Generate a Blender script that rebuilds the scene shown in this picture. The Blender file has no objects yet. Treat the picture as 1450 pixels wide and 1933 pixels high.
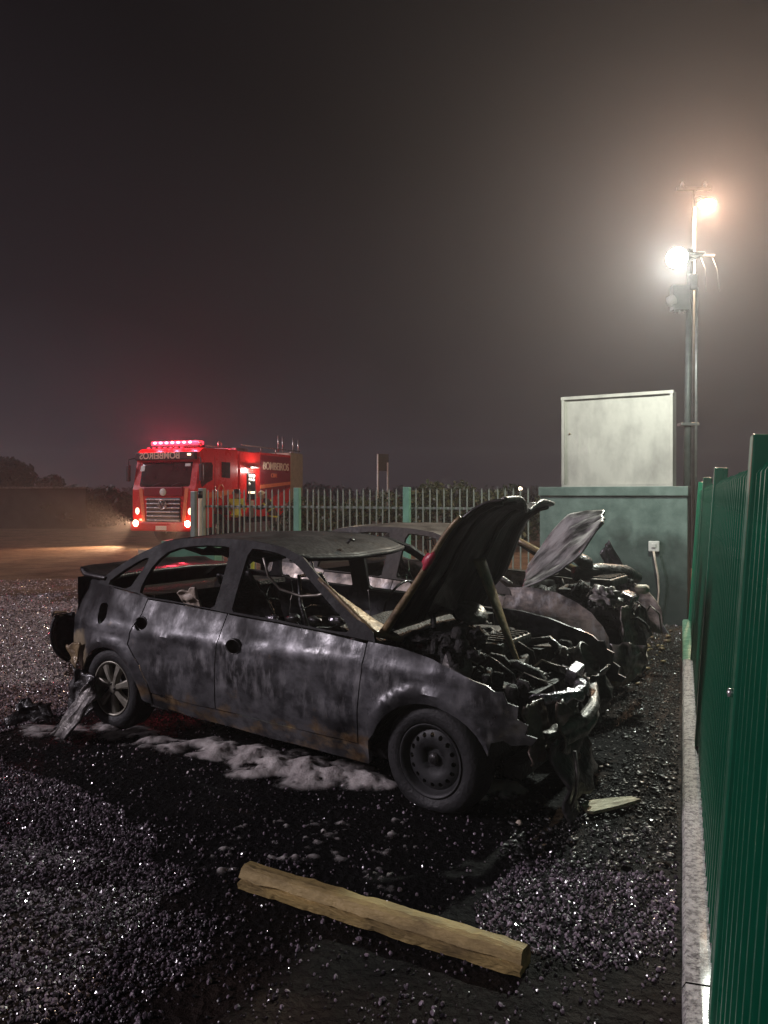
import bpy, bmesh, math, random
import numpy as np
from mathutils import Vector, Matrix, noise
from mathutils.geometry import delaunay_2d_cdt

random.seed(7)
rng = np.random.default_rng(7)
R = math.radians
SC = bpy.context.scene
COL = SC.collection

# ------------------------------------------------------------------ camera
cd = bpy.data.cameras.new('camera')
cam = bpy.data.objects.new('camera', cd)
COL.objects.link(cam)
SC.camera = cam
cam.location = (0, 0, 1.6)
cam.rotation_euler = (R(90), 0, 0)
cd.sensor_fit = 'VERTICAL'
cd.sensor_height = 24.0
cd.lens = 24.0 * 1452 / 1933
cd.shift_y = -30.5 / 1933
cd.clip_start = 0.05
cd.clip_end = 500

# ------------------------------------------------------------------ night sky
W = bpy.data.worlds.new('World')
SC.world = W
W.use_nodes = True
wn, wl = W.node_tree.nodes, W.node_tree.links
bg = wn['Background']
tc = wn.new('ShaderNodeTexCoord')
sp = wn.new('ShaderNodeSeparateXYZ')
wl.new(tc.outputs['Generated'], sp.inputs[0])
nz = wn.new('ShaderNodeTexNoise')
nz.inputs['Scale'].default_value = 1.7
nz.inputs['Detail'].default_value = 5
nz.inputs['Roughness'].default_value = 0.55
wl.new(tc.outputs['Generated'], nz.inputs['Vector'])
ma = wn.new('ShaderNodeMath'); ma.operation = 'MULTIPLY_ADD'
wl.new(nz.outputs['Fac'], ma.inputs[0]); ma.inputs[1].default_value = 0.46
mx_ = wn.new('ShaderNodeMath'); mx_.operation = 'MULTIPLY_ADD'
wl.new(sp.outputs['X'], mx_.inputs[0]); mx_.inputs[1].default_value = 0.14; wl.new(sp.outputs['Z'], mx_.inputs[2])
wl.new(mx_.outputs[0], ma.inputs[2])
cr = wn.new('ShaderNodeValToRGB')
wl.new(ma.outputs[0], cr.inputs[0])
e = cr.color_ramp.elements
e[0].position = 0.18; e[0].color = (0.036, 0.028, 0.033, 1)
e[1].position = 0.74; e[1].color = (0.0022, 0.0019, 0.0026, 1)
m_ = e.new(0.41); m_.color = (0.0125, 0.0098, 0.0118, 1)
wl.new(cr.outputs[0], bg.inputs['Color'])
bg.inputs['Strength'].default_value = 1.0

# low, soft, cool key from the lit town off to the left
sd = bpy.data.lights.new('sun', 'SUN')
sun = bpy.data.objects.new('sun', sd)
COL.objects.link(sun)
SUN_DIR = Vector((-0.90, -0.10, 0.40)).normalized()
sun.rotation_euler = SUN_DIR.to_track_quat('Z', 'Y').to_euler()
sd.energy = 1.6
sd.angle = R(10)
sd.color = (1.0, 0.90, 1.0)

SC.view_settings.view_transform = 'Standard'
SC.view_settings.look = 'None'
SC.view_settings.exposure = 0.0
SC.view_settings.gamma = 1.0
cy = SC.cycles
cy.use_denoising = True
cy.max_bounces = 6
cy.diffuse_bounces = 2
cy.glossy_bounces = 3
cy.transmission_bounces = 4
cy.transparent_max_bounces = 8
cy.volume_bounces = 0
cy.caustics_reflective = False
cy.caustics_refractive = False
cy.sample_clamp_indirect = 4.0
cy.use_adaptive_sampling = True
cy.adaptive_threshold = 0.015

# ------------------------------------------------------------------ helpers
def tag(o, label=None, cat=None, group=None, kind=None):
    if label: o['label'] = label
    if cat: o['category'] = cat
    if group: o['group'] = group
    if kind: o['kind'] = kind
    return o

def empty(name, loc=(0, 0, 0), rz=0.0):
    o = bpy.data.objects.new(name, None)
    o.location = loc
    o.rotation_euler = (0, 0, rz)
    o.empty_display_size = 0.1
    COL.objects.link(o)
    return o

class MB:
    def __init__(s):
        s.v = []; s.f = []; s.sm = []
    def add(s, vs, fs, smooth=False):
        n = len(s.v)
        s.v += [tuple(v) for v in vs]
        s.f += [tuple(i + n for i in f) for f in fs]
        s.sm += [smooth] * len(fs)
        return s
    def box(s, c, d, rot=None, taper=1.0):
        x, y, z = d[0] / 2, d[1] / 2, d[2] / 2
        vs = [(-x, -y, -z), (x, -y, -z), (x, y, -z), (-x, y, -z),
              (-x * taper, -y * taper, z), (x * taper, -y * taper, z), (x * taper, y * taper, z), (-x * taper, y * taper, z)]
        if rot is not None:
            vs = [rot @ Vector(v) for v in vs]
        vs = [(v[0] + c[0], v[1] + c[1], v[2] + c[2]) for v in vs]
        return s.add(vs, [(0, 3, 2, 1), (4, 5, 6, 7), (0, 1, 5, 4), (1, 2, 6, 5), (2, 3, 7, 6), (3, 0, 4, 7)])
    def bbox(s, c, d, b=0.01, rot=None):
        """box with chamfered vertical and horizontal edges"""
        bm = bmesh.new()
        bmesh.ops.create_cube(bm, size=1.0)
        for v in bm.verts:
            v.co = Vector((v.co.x * d[0], v.co.y * d[1], v.co.z * d[2]))
        bmesh.ops.bevel(bm, geom=list(bm.edges), offset=b, segments=2, affect='EDGES', profile=0.6)
        bm.verts.index_update()
        vs = [((rot @ v.co) if rot is not None else v.co) + Vector(c) for v in bm.verts]
        fs = [[v.index for v in f.verts] for f in bm.faces]
        bm.free()
        return s.add(vs, fs)
    def tube(s, pts, r, n=8, cap=True, smooth=True):
        pts = [Vector(p) for p in pts]
        rs = r if isinstance(r, (list, tuple)) else [r] * len(pts)
        vs, fs = [], []
        up = Vector((0, 0, 1))
        prev = None
        for i, p in enumerate(pts):
            t = (pts[min(i + 1, len(pts) - 1)] - pts[max(i - 1, 0)])
            if t.length < 1e-9: t = Vector((0, 0, 1))
            t.normalize()
            if prev is None:
                a = t.cross(up)
                if a.length < 1e-3: a = t.cross(Vector((1, 0, 0)))
                a.normalize()
            else:
                a = prev - t * prev.dot(t)
                if a.length < 1e-6: a = t.orthogonal()
                a.normalize()
            prev = a
            b = t.cross(a)
            for k in range(n):
                an = 2 * math.pi * k / n
                vs.append(p + (a * math.cos(an) + b * math.sin(an)) * rs[i])
        for i in range(len(pts) - 1):
            for k in range(n):
                k2 = (k + 1) % n
                fs.append((i * n + k, i * n + k2, (i + 1) * n + k2, (i + 1) * n + k))
        if cap:
            fs.append(tuple(range(n - 1, -1, -1)))
            fs.append(tuple((len(pts) - 1) * n + k for k in range(n)))
        return s.add(vs, fs, smooth)
    def lathe(s, prof, c=(0, 0, 0), M=None, n=24, smooth=True):
        """prof: list of (radius, height) turned about local z"""
        vs, fs = [], []
        m = len(prof)
        for k in range(n):
            a = 2 * math.pi * k / n
            for r, z in prof:
                v = Vector((r * math.cos(a), r * math.sin(a), z))
                if M is not None: v = M @ v
                vs.append(v + Vector(c))
        for k in range(n):
            k2 = (k + 1) % n
            for j in range(m - 1):
                fs.append((k * m + j, k2 * m + j, k2 * m + j + 1, k * m + j + 1))
        return s.add(vs, fs, smooth)
    def prism(s, poly, a, b, axis='y'):
        """poly of 2D points extruded from a to b along axis"""
        n = len(poly)
        def mk(p, t):
            return {'y': (p[0], t, p[1]), 'x': (t, p[0], p[1]), 'z': (p[0], p[1], t)}[axis]
        vs = [mk(p, a) for p in poly] + [mk(p, b) for p in poly]
        fs = [tuple(range(n)), tuple(range(2 * n - 1, n - 1, -1))]
        for i in range(n):
            j = (i + 1) % n
            fs.append((i, n + i, n + j, j))
        return s.add(vs, fs)
    def grid(s, fn, nu, nv, smooth=True):
        vs = [fn(i / (nu - 1), j / (nv - 1)) for i in range(nu) for j in range(nv)]
        fs = [(i * nv + j, (i + 1) * nv + j, (i + 1) * nv + j + 1, i * nv + j + 1) for i in range(nu - 1) for j in range(nv - 1)]
        return s.add(vs, fs, smooth)
    def lump(s, c, d, seed=0, amp=0.25, sub=2, rot=None, freq=1.6):
        bm = bmesh.new()
        bmesh.ops.create_icosphere(bm, subdivisions=sub, radius=1.0)
        bm.verts.index_update()
        vs = []
        for v in bm.verts:
            k = 1 + amp * noise.noise(v.co * freq + Vector((seed * 3.1, seed * 1.7, seed)))
            p = Vector((v.co.x * d[0] * k, v.co.y * d[1] * k, v.co.z * d[2] * k))
            if rot is not None: p = rot @ p
            vs.append(p + Vector(c))
        fs = [[v.index for v in f.verts] for f in bm.faces]
        bm.free()
        return s.add(vs, fs, True)
    def build(s, name, mat, parent=None, loc=None, fix=True):
        me = bpy.data.meshes.new(name)
        me.from_pydata([tuple(v) for v in s.v], [], s.f)
        me.polygons.foreach_set('use_smooth', s.sm)
        if fix:
            bm = bmesh.new(); bm.from_mesh(me)
            bmesh.ops.recalc_face_normals(bm, faces=list(bm.faces))
            bm.to_mesh(me); bm.free()
        me.update()
        o = bpy.data.objects.new(name, me)
        if mat: me.materials.append(mat)
        COL.objects.link(o)
        if parent: o.parent = parent
        if loc is not None: o.location = loc
        return o

def copy_tree(o, parent=None):
    c = o.copy(); COL.objects.link(c)
    if parent: c.parent = parent
    for ch in list(o.children): copy_tree(ch, c)
    return c

def ground_at(px, py):
    y = 1.6 * 1452 / (py - 936)
    return Vector(((px - 725) / 1452 * y, y, 0))

# ------------------------------------------------------------------ materials
def mat(name, c1, c2=None, scale=6.0, rough=(0.4, 0.6), metal=0.0, bump=0.15, bscale=None, coat=0.0, stretch=(1, 1, 1), ramp=(0.35, 0.65), detail=6, emit=None, estr=0.0, bdist=0.02):
    m = bpy.data.materials.new(name); m.use_nodes = True
    n, l = m.node_tree.nodes, m.node_tree.links
    b = n['Principled BSDF']
    c2 = c2 or tuple(x * 0.7 for x in c1)
    t = n.new('ShaderNodeTexCoord')
    mp = n.new('ShaderNodeMapping'); mp.inputs['Scale'].default_value = stretch
    l.new(t.outputs['Object'], mp.inputs[0])
    no = n.new('ShaderNodeTexNoise'); no.inputs['Scale'].default_value = scale; no.inputs['Detail'].default_value = detail
    no.inputs['Roughness'].default_value = 0.6
    l.new(mp.outputs[0], no.inputs['Vector'])
    r = n.new('ShaderNodeValToRGB')
    r.color_ramp.elements[0].position = ramp[0]; r.color_ramp.elements[0].color = (*c1, 1)
    r.color_ramp.elements[1].position = ramp[1]; r.color_ramp.elements[1].color = (*c2, 1)
    l.new(no.outputs['Fac'], r.inputs[0])
    l.new(r.outputs[0], b.inputs['Base Color'])
    mr = n.new('ShaderNodeMapRange'); mr.inputs['To Min'].default_value = rough[0]; mr.inputs['To Max'].default_value = rough[1]
    mr.inputs['From Min'].default_value = 0.3; mr.inputs['From Max'].default_value = 0.7
    l.new(no.outputs['Fac'], mr.inputs['Value']); l.new(mr.outputs[0], b.inputs['Roughness'])
    b.inputs['Metallic'].default_value = metal
    b.inputs['Coat Weight'].default_value = coat
    b.inputs['Coat Roughness'].default_value = 0.12
    if bump:
        nb = n.new('ShaderNodeTexNoise'); nb.inputs['Scale'].default_value = bscale or scale * 6; nb.inputs['Detail'].default_value = 5
        l.new(mp.outputs[0], nb.inputs['Vector'])
        bu = n.new('ShaderNodeBump'); bu.inputs['Strength'].default_value = bump; bu.inputs['Distance'].default_value = bdist
        l.new(nb.outputs['Fac'], bu.inputs['Height']); l.new(bu.outputs[0], b.inputs['Normal'])
    if emit:
        b.inputs['Emission Color'].default_value = (*emit, 1)
        b.inputs['Emission Strength'].default_value = estr
    return m

def burnt_paint(name, ox, rustz=0.36, tone=1.0, warm=0.0, soot=1.0):
    """charred car paint: soot, bare grey metal, run marks and tan rust"""
    m = bpy.data.materials.new(name); m.use_nodes = True
    n, l = m.node_tree.nodes, m.node_tree.links
    b = n['Principled BSDF']
    t = n.new('ShaderNodeTexCoord')
    def noi(scale, st, det=6, off=0.0):
        mp = n.new('ShaderNodeMapping'); mp.inputs['Scale'].default_value = st
        mp.inputs['Location'].default_value = (ox + off, off * 2, off)
        l.new(t.outputs['Object'], mp.inputs[0])
        k = n.new('ShaderNodeTexNoise'); k.inputs['Scale'].default_value = scale; k.inputs['Detail'].default_value = det
        k.inputs['Roughness'].default_value = 0.62
        l.new(mp.outputs[0], k.inputs['Vector'])
        return k.outputs['Fac']
    def ramp(src, stops):
        r = n.new('ShaderNodeValToRGB')
        el = r.color_ramp.elements
        el[0].position, el[0].color = stops[0][0], (*stops[0][1], 1)
        el[1].position, el[1].color = stops[-1][0], (*stops[-1][1], 1)
        for p, c in stops[1:-1]:
            q = el.new(p); q.color = (*c, 1)
        l.new(src, r.inputs[0]); return r.outputs[0]
    def mix(f, a, c):
        x = n.new('ShaderNodeMix'); x.data_type = 'RGBA'
        l.new(f, x.inputs[0]); l.new(a, x.inputs[6]); l.new(c, x.inputs[7]); return x.outputs[2]
    w = warm
    big = noi(3.4, (1, 1, 1.5), 9)
    base = ramp(big, [(0.34, (0.018 * tone, 0.017 * tone, 0.019 * tone)), (0.45, (0.062 * tone * (1 + w), 0.061 * tone, 0.067 * tone * (1 - w))), (0.56, (0.19 * tone * (1 + w), 0.188 * tone, 0.20 * tone * (1 - w))), (0.68, (0.07 * tone, 0.068 * tone, 0.073 * tone))])
    runs = noi(8.0, (2.2, 2.2, 0.8), 10, 3.0)
    runm = ramp(runs, [(0.47, (0, 0, 0)), (0.66, (1, 1, 1))])
    ash = n.new('ShaderNodeRGB'); ash.outputs[0].default_value = (min(0.55, 0.48 * tone), min(0.54, 0.47 * tone), min(0.54, 0.48 * tone), 1)
    patch = ramp(noi(1.9, (1, 1, 1), 4, 7.0), [(0.47, (0, 0, 0)), (0.58, (0.9, 0.9, 0.9))])
    mm = n.new('ShaderNodeMath'); mm.operation = 'MULTIPLY'
    l.new(runm, mm.inputs[0]); l.new(patch, mm.inputs[1])
    c = mix(mm.outputs[0], base, ash.outputs[0])
    # rust and bare primer, in patches mostly along the low edges where water sat
    sx = n.new('ShaderNodeSeparateXYZ'); l.new(t.outputs['Object'], sx.inputs[0])
    z1 = n.new('ShaderNodeMapRange'); z1.inputs['From Min'].default_value = rustz + 0.10; z1.inputs['From Max'].default_value = rustz - 0.10
    l.new(sx.outputs['Z'], z1.inputs['Value'])
    rn = noi(5.0, (1, 1, 1.6), 7, 11.0)
    ad = n.new('ShaderNodeMath'); ad.operation = 'MULTIPLY_ADD'
    l.new(z1.outputs[0], ad.inputs[0]); ad.inputs[1].default_value = 0.20; l.new(rn, ad.inputs[2])
    rm = ramp(ad.outputs[0], [(0.66, (0, 0, 0)), (0.80, (1, 1, 1))])
    rc = ramp(noi(14, (1, 1, 1), 5, 5.0), [(0.35, (0.10, 0.055, 0.026)), (0.65, (0.30, 0.205, 0.11))])
    c = mix(rm, c, rc)
    # tan scorched primer round the rear arch and bumper mount
    def spot(cx, cz, rr_):
        v = n.new('ShaderNodeVectorMath'); v.operation = 'SUBTRACT'; l.new(t.outputs['Object'], v.inputs[0]); v.inputs[1].default_value = (cx, 0, cz)
        w_ = n.new('ShaderNodeVectorMath'); w_.operation = 'MULTIPLY'; l.new(v.outputs[0], w_.inputs[0]); w_.inputs[1].default_value = (1 / rr_, 0, 1 / rr_)
        q = n.new('ShaderNodeVectorMath'); q.operation = 'LENGTH'; l.new(w_.outputs[0], q.inputs[0])
        a_ = n.new('ShaderNodeMath'); a_.operation = 'MULTIPLY_ADD'; l.new(rn, a_.inputs[0]); a_.inputs[1].default_value = 1.2; l.new(q.outputs['Value'], a_.inputs[2])
        mr = n.new('ShaderNodeMapRange'); mr.inputs['From Min'].default_value = 1.65; mr.inputs['From Max'].default_value = 1.35; l.new(a_.outputs[0], mr.inputs['Value']); return mr.outputs[0]
    tan = n.new('ShaderNodeRGB'); tan.outputs[0].default_value = (0.36, 0.29, 0.19, 1)
    c = mix(spot(-2.95, 0.46, 0.17), c, tan.outputs[0])
    # soot laid on the steel by the flames from the windows and the engine
    sz = n.new('ShaderNodeMath'); sz.operation = 'MULTIPLY_ADD'; l.new(noi(2.4, (1, 1, 0.6), 6, 13.0), sz.inputs[0]); sz.inputs[1].default_value = 0.55; l.new(sx.outputs['Z'], sz.inputs[2])
    sm2 = n.new('ShaderNodeMapRange'); sm2.inputs['From Min'].default_value = 0.97; sm2.inputs['From Max'].default_value = 1.13; sm2.inputs['To Max'].default_value = 0.92 * soot
    l.new(sz.outputs[0], sm2.inputs['Value'])
    so_ = n.new('ShaderNodeRGB'); so_.outputs[0].default_value = (0.010, 0.009, 0.010, 1)
    c = mix(sm2.outputs[0], c, so_.outputs[0])
    l.new(c, b.inputs['Base Color'])
    ro = n.new('ShaderNodeMapRange'); ro.inputs['From Min'].default_value = 0.3; ro.inputs['From Max'].default_value = 0.7
    ro.inputs['To Min'].default_value = 0.22; ro.inputs['To Max'].default_value = 0.62
    l.new(noi(4.5, (1.4, 1.4, 0.7), 6, 2.0), ro.inputs['Value']); l.new(ro.outputs[0], b.inputs['Roughness'])
    b.inputs['Metallic'].default_value = 0.30
    b.inputs['Coat Roughness'].default_value = 0.14
    wet = n.new('ShaderNodeMapRange'); wet.inputs['From Min'].default_value = 0.46; wet.inputs['From Max'].default_value = 0.60; wet.inputs['To Max'].default_value = 0.95
    l.new(noi(4.2, (1, 1, 0.8), 7, 17.0), wet.inputs['Value'])
    dry = n.new('ShaderNodeMath'); dry.operation = 'SUBTRACT'; dry.use_clamp = True; l.new(wet.outputs[0], dry.inputs[0])
    l.new(sm2.outputs[0], dry.inputs[1]); l.new(dry.outputs[0], b.inputs['Coat Weight'])
    sp_ = n.new('ShaderNodeMapRange'); sp_.inputs['To Min'].default_value = 0.45; sp_.inputs['To Max'].default_value = 0.12; l.new(sm2.outputs[0], sp_.inputs['Value']); l.new(sp_.outputs[0], b.inputs['Specular IOR Level'])
    bu = n.new('ShaderNodeBump'); bu.inputs['Strength'].default_value = 0.28; bu.inputs['Distance'].default_value = 0.006
    l.new(noi(30, (1, 1, 0.5), 6, 1.0), bu.inputs['Height'])
    b2 = n.new('ShaderNodeBump'); b2.inputs['Strength'].default_value = 0.34; b2.inputs['Distance'].default_value = 0.10
    l.new(noi(3.0, (1, 1, 1), 1, 9.0), b2.inputs['Height']); l.new(bu.outputs[0], b2.inputs['Normal'])
    l.new(b2.outputs[0], b.inputs['Normal'])
    l.new(b2.outputs[0], b.inputs['Coat Normal'])
    return m

M = {}
M['burnt'] = burnt_paint('burnt_car_paint', 0.0, tone=0.66)
M['sooty'] = mat('sooty_pillar_paint', (0.008, 0.0075, 0.008), (0.034, 0.031, 0.033), 5, (0.5, 0.8), 0.0, 0.35, 30, ramp=(0.36, 0.72))
M['sooty'].node_tree.nodes['Principled BSDF'].inputs['Specular IOR Level'].default_value = 0.22
M['sooty2'] = mat('brown_scorched_paint', (0.035, 0.030, 0.027), (0.125, 0.108, 0.095), 4, (0.45, 0.75), 0.0, 0.35, 30, ramp=(0.36, 0.70))
M['sooty2'].node_tree.nodes['Principled BSDF'].inputs['Specular IOR Level'].default_value = 0.25
M['burnt2'] = burnt_paint('burnt_brown_paint', 4.3, rustz=0.30, tone=1.9, warm=0.2, soot=0.2)
M['char'] = mat('char', (0.010, 0.009, 0.010), (0.035, 0.031, 0.030), 9, (0.3, 0.65), 0.1, 0.6, 40, coat=0.25)
M['matte'] = mat('matte_char', (0.006, 0.0055, 0.006), (0.030, 0.025, 0.022), 16, (0.5, 0.85), 0.0, 0.9, 60)
M['soot_hood'] = mat('sooty_hood', (0.008, 0.007, 0.008), (0.045, 0.034, 0.034), 5, (0.3, 0.6), 0.2, 0.4, 22, coat=0.2, stretch=(0.5, 3, 0.5))
M['streak_hood'] = mat('streaked_hood', (0.02, 0.018, 0.018), (0.40, 0.39, 0.37), 3.2, (0.3, 0.6), 0.1, 0.3, 24, stretch=(1.0, 2.6, 1.0), ramp=(0.40, 0.62), detail=10)
M['rust'] = mat('rusted_steel', (0.36, 0.26, 0.13), (0.11, 0.07, 0.04), 7, (0.35, 0.6), 0.15, 0.35, 40, coat=0.3)
M['bare'] = mat('wet_bare_metal', (0.42, 0.40, 0.43), (0.10, 0.09, 0.10), 11, (0.12, 0.35), 0.85, 0.5, 30)
M['alu'] = mat('ash_grey_metal', (0.30, 0.28, 0.26), (0.08, 0.07, 0.07), 14, (0.3, 0.6), 0.3, 0.5, 40)
M['tyre'] = mat('tyre_rubber', (0.007, 0.007, 0.008), (0.016, 0.015, 0.017), 12, (0.55, 0.8), 0, 0.3, 60)
M['alloy'] = mat('sooted_alloy', (0.46, 0.44, 0.36), (0.20, 0.185, 0.15), 8, (0.3, 0.5), 0.35, 0.1)
M['steelrim'] = mat('black_steel_rim', (0.010, 0.010, 0.011), (0.028, 0.028, 0.03), 10, (0.45, 0.7), 0.2, 0.1)
M['alu_dark'] = mat('sooted_casting', (0.10, 0.095, 0.09), (0.02, 0.018, 0.018), 12, (0.35, 0.6), 0.4, 0.5, 40)
M['scorch'] = mat('scorched_brown_sheet', (0.17, 0.12, 0.095), (0.035, 0.026, 0.022), 8, (0.25, 0.55), 0.1, 0.6, 30, coat=0.5)
M['pink'] = mat('melted_red_plastic', (0.65, 0.06, 0.10), (0.4, 0.03, 0.06), 10, (0.3, 0.4))
M['cream'] = mat('cream_scrap', (0.62, 0.52, 0.42), (0.40, 0.32, 0.26), 10, (0.4, 0.6))
M['wire'] = mat('bare_wire', (0.34, 0.31, 0.27), (0.15, 0.13, 0.11), 10, (0.3, 0.5), 0.5, 0)

# ground
def ground_mat():
    m = bpy.data.materials.new('wet_earth'); m.use_nodes = True
    n, l = m.node_tree.nodes, m.node_tree.links
    b = n['Principled BSDF']
    g = n.new('ShaderNodeNewGeometry')
    def noi(s, d=6):
        k = n.new('ShaderNodeTexNoise'); k.inputs['Scale'].default_value = s; k.inputs['Detail'].default_value = d; k.inputs['Roughness'].default_value = 0.65
        l.new(g.outputs['Position'], k.inputs['Vector']); return k.outputs['Fac']
    def rmp(src, a, ca, c_, cc):
        r = n.new('ShaderNodeValToRGB'); e_ = r.color_ramp.elements
        e_[0].position, e_[0].color, e_[1].position, e_[1].color = a, (*ca, 1), c_, (*cc, 1)
        l.new(src, r.inputs[0]); return r.outputs[0]
    mud = rmp(noi(2.2), 0.35, (0.010, 0.0065, 0.006), 0.65, (0.028, 0.018, 0.0145))
    dirt = rmp(noi(1.1), 0.35, (0.085, 0.058, 0.042), 0.65, (0.20, 0.14, 0.095))
    s = n.new('ShaderNodeSeparateXYZ'); l.new(g.outputs['Position'], s.inputs[0])
    # dirt track beyond the parked cars
    a = n.new('ShaderNodeMath'); a.operation = 'MULTIPLY_ADD'; l.new(noi(0.35, 3), a.inputs[0]); a.inputs[1].default_value = 5.0; l.new(s.outputs['Y'], a.inputs[2])
    mr = n.new('ShaderNodeMapRange'); mr.inputs['From Min'].default_value = 10.5; mr.inputs['From Max'].default_value = 16.0
    l.new(a.outputs[0], mr.inputs['Value'])
    mx = n.new('ShaderNodeMix'); mx.data_type = 'RGBA'
    l.new(mr.outputs[0], mx.inputs[0]); l.new(mud, mx.inputs[6]); l.new(dirt, mx.inputs[7])
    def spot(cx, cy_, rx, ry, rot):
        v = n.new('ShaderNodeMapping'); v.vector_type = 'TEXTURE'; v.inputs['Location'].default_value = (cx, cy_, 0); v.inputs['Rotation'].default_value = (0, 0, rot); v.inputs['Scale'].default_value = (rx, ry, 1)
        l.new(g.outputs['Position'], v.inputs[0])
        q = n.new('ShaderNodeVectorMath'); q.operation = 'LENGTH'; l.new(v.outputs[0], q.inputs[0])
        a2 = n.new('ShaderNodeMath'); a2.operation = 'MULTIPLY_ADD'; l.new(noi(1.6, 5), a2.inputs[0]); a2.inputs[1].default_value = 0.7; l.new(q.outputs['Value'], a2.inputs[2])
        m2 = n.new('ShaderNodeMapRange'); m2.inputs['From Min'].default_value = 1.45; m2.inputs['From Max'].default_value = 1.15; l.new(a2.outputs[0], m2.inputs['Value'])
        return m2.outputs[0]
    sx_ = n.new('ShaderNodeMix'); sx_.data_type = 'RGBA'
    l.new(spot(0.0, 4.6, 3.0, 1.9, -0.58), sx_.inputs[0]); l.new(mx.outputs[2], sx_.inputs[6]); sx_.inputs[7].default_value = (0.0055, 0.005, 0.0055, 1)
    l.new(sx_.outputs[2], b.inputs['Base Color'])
    rr = n.new('ShaderNodeMapRange'); rr.inputs['From Min'].default_value = 0.35; rr.inputs['From Max'].default_value = 0.65
    rr.inputs['To Min'].default_value = 0.45; rr.inputs['To Max'].default_value = 0.85
    l.new(noi(3.0), rr.inputs['Value']); l.new(rr.outputs[0], b.inputs['Roughness'])
    vo = n.new('ShaderNodeTexVoronoi'); vo.inputs['Scale'].default_value = 26
    l.new(g.outputs['Position'], vo.inputs['Vector'])
    bu = n.new('ShaderNodeBump'); bu.inputs['Strength'].default_value = 0.7; bu.inputs['Distance'].default_value = 0.02
    l.new(vo.outputs['Distance'], bu.inputs['Height'])
    b2 = n.new('ShaderNodeBump'); b2.inputs['Strength'].default_value = 0.8; b2.inputs['Distance'].default_value = 0.02
    l.new(noi(60, 4), b2.inputs['Height']); l.new(bu.outputs[0], b2.inputs['Normal'])
    l.new(b2.outputs[0], b.inputs['Normal'])
    return m
M['ground'] = ground_mat()
M['ground'].node_tree.nodes['Principled BSDF'].inputs['Specular IOR Level'].default_value = 0.06

def stone_mat(name, lo, hi, rough):
    m = bpy.data.materials.new(name); m.use_nodes = True
    n, l = m.node_tree.nodes, m.node_tree.links
    b = n['Principled BSDF']
    oi = n.new('ShaderNodeObjectInfo')
    r = n.new('ShaderNodeValToRGB'); e_ = r.color_ramp.elements
    e_[0].color = (*lo, 1); e_[1].color = (*hi, 1); e_[0].position = 0.2
    l.new(oi.outputs['Random'], r.inputs[0]); l.new(r.outputs[0], b.inputs['Base Color'])
    b.inputs['Roughness'].default_value = rough
    b.inputs['Coat Weight'].default_value = 1.0; b.inputs['Coat Roughness'].default_value = 0.11
    return m
M['gravel'] = stone_mat('wet_gravel', (0.022, 0.017, 0.023), (0.36, 0.28, 0.34), 0.32)
M['litgravel'] = stone_mat('lit_tone_gravel', (0.09, 0.070, 0.078), (0.74, 0.59, 0.63), 0.3)  # paler stone colour stands in for lamp light on the far-left gravel
M['clinker'] = stone_mat('burnt_gravel', (0.008, 0.008, 0.008), (0.10, 0.09, 0.08), 0.4)

M['paint_post'] = mat('pale_green_paint', (0.20, 0.42, 0.31), (0.13, 0.30, 0.22), 5, (0.3, 0.5), 0, 0.1)
M['paint_bar'] = mat('grey_green_paint', (0.30, 0.34, 0.30), (0.18, 0.21, 0.185), 5, (0.3, 0.5), 0.1, 0.1)
M['paint_dark'] = mat('dark_green_paint', (0.005, 0.165, 0.084), (0.004, 0.105, 0.053), 2.5, (0.22, 0.42), 0, 0.08, 30, stretch=(2, 2, 0.4), coat=0.3)
M['kerb'] = mat('gritty_wet_concrete', (0.74, 0.69, 0.69), (0.16, 0.14, 0.15), 46, (0.18, 0.5), 0, 1.0, 110, ramp=(0.38, 0.6), coat=0.3)
M['kerbgreen'] = mat('green_painted_concrete', (0.20, 0.36, 0.24), (0.10, 0.20, 0.13), 14, (0.3, 0.6), 0, 0.4, 60)
M['cabinet'] = mat('stained_cabinet_paint', (0.47, 0.455, 0.41), (0.28, 0.27, 0.245), 2.2, (0.28, 0.5), 0, 0.10, 20, stretch=(1.6, 1.6, 0.8), coat=0.1, ramp=(0.40, 0.72))
M['white'] = mat('white_plastic', (0.72, 0.71, 0.66), (0.6, 0.59, 0.55), 6, (0.35, 0.5), 0, 0.03)
M['galv'] = mat('galvanised_steel', (0.26, 0.27, 0.26), (0.16, 0.17, 0.17), 7, (0.3, 0.5), 0.6, 0.1)
M['polepaint'] = mat('dull_pole_paint', (0.07, 0.085, 0.08), (0.04, 0.05, 0.047), 7, (0.35, 0.6), 0.2, 0.1)
M['boxgrey'] = mat('weathered_grey_box', (0.24, 0.25, 0.23), (0.17, 0.18, 0.165), 7, (0.4, 0.6), 0.1, 0.1)
M['darkmetal'] = mat('dark_metal', (0.02, 0.02, 0.022), (0.035, 0.034, 0.036), 7, (0.35, 0.55), 0.4, 0.05)
M['wood'] = mat('weathered_timber', (0.50, 0.36, 0.14), (0.09, 0.06, 0.03), 3.2, (0.5, 0.8), 0, 0.6, 30, stretch=(1.2, 4.0, 4.0), ramp=(0.44, 0.76), detail=12, bdist=0.01)
M['plank'] = mat('pale_plank', (0.62, 0.56, 0.38), (0.22, 0.18, 0.11), 9, (0.45, 0.7), 0, 0.5, 34, stretch=(1, 4, 1), ramp=(0.42, 0.66))
M['foam'] = mat('fire_foam', (0.74, 0.69, 0.66), (0.48, 0.43, 0.42), 9, (0.5, 0.8), 0, 0.35, 90)
fb_ = M['foam'].node_tree.nodes['Principled BSDF']; fb_.inputs['Subsurface Weight'].default_value = 0.5; fb_.inputs['Subsurface Radius'].default_value = (0.04, 0.035, 0.035); fb_.inputs['Subsurface Scale'].default_value = 1.0
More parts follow.
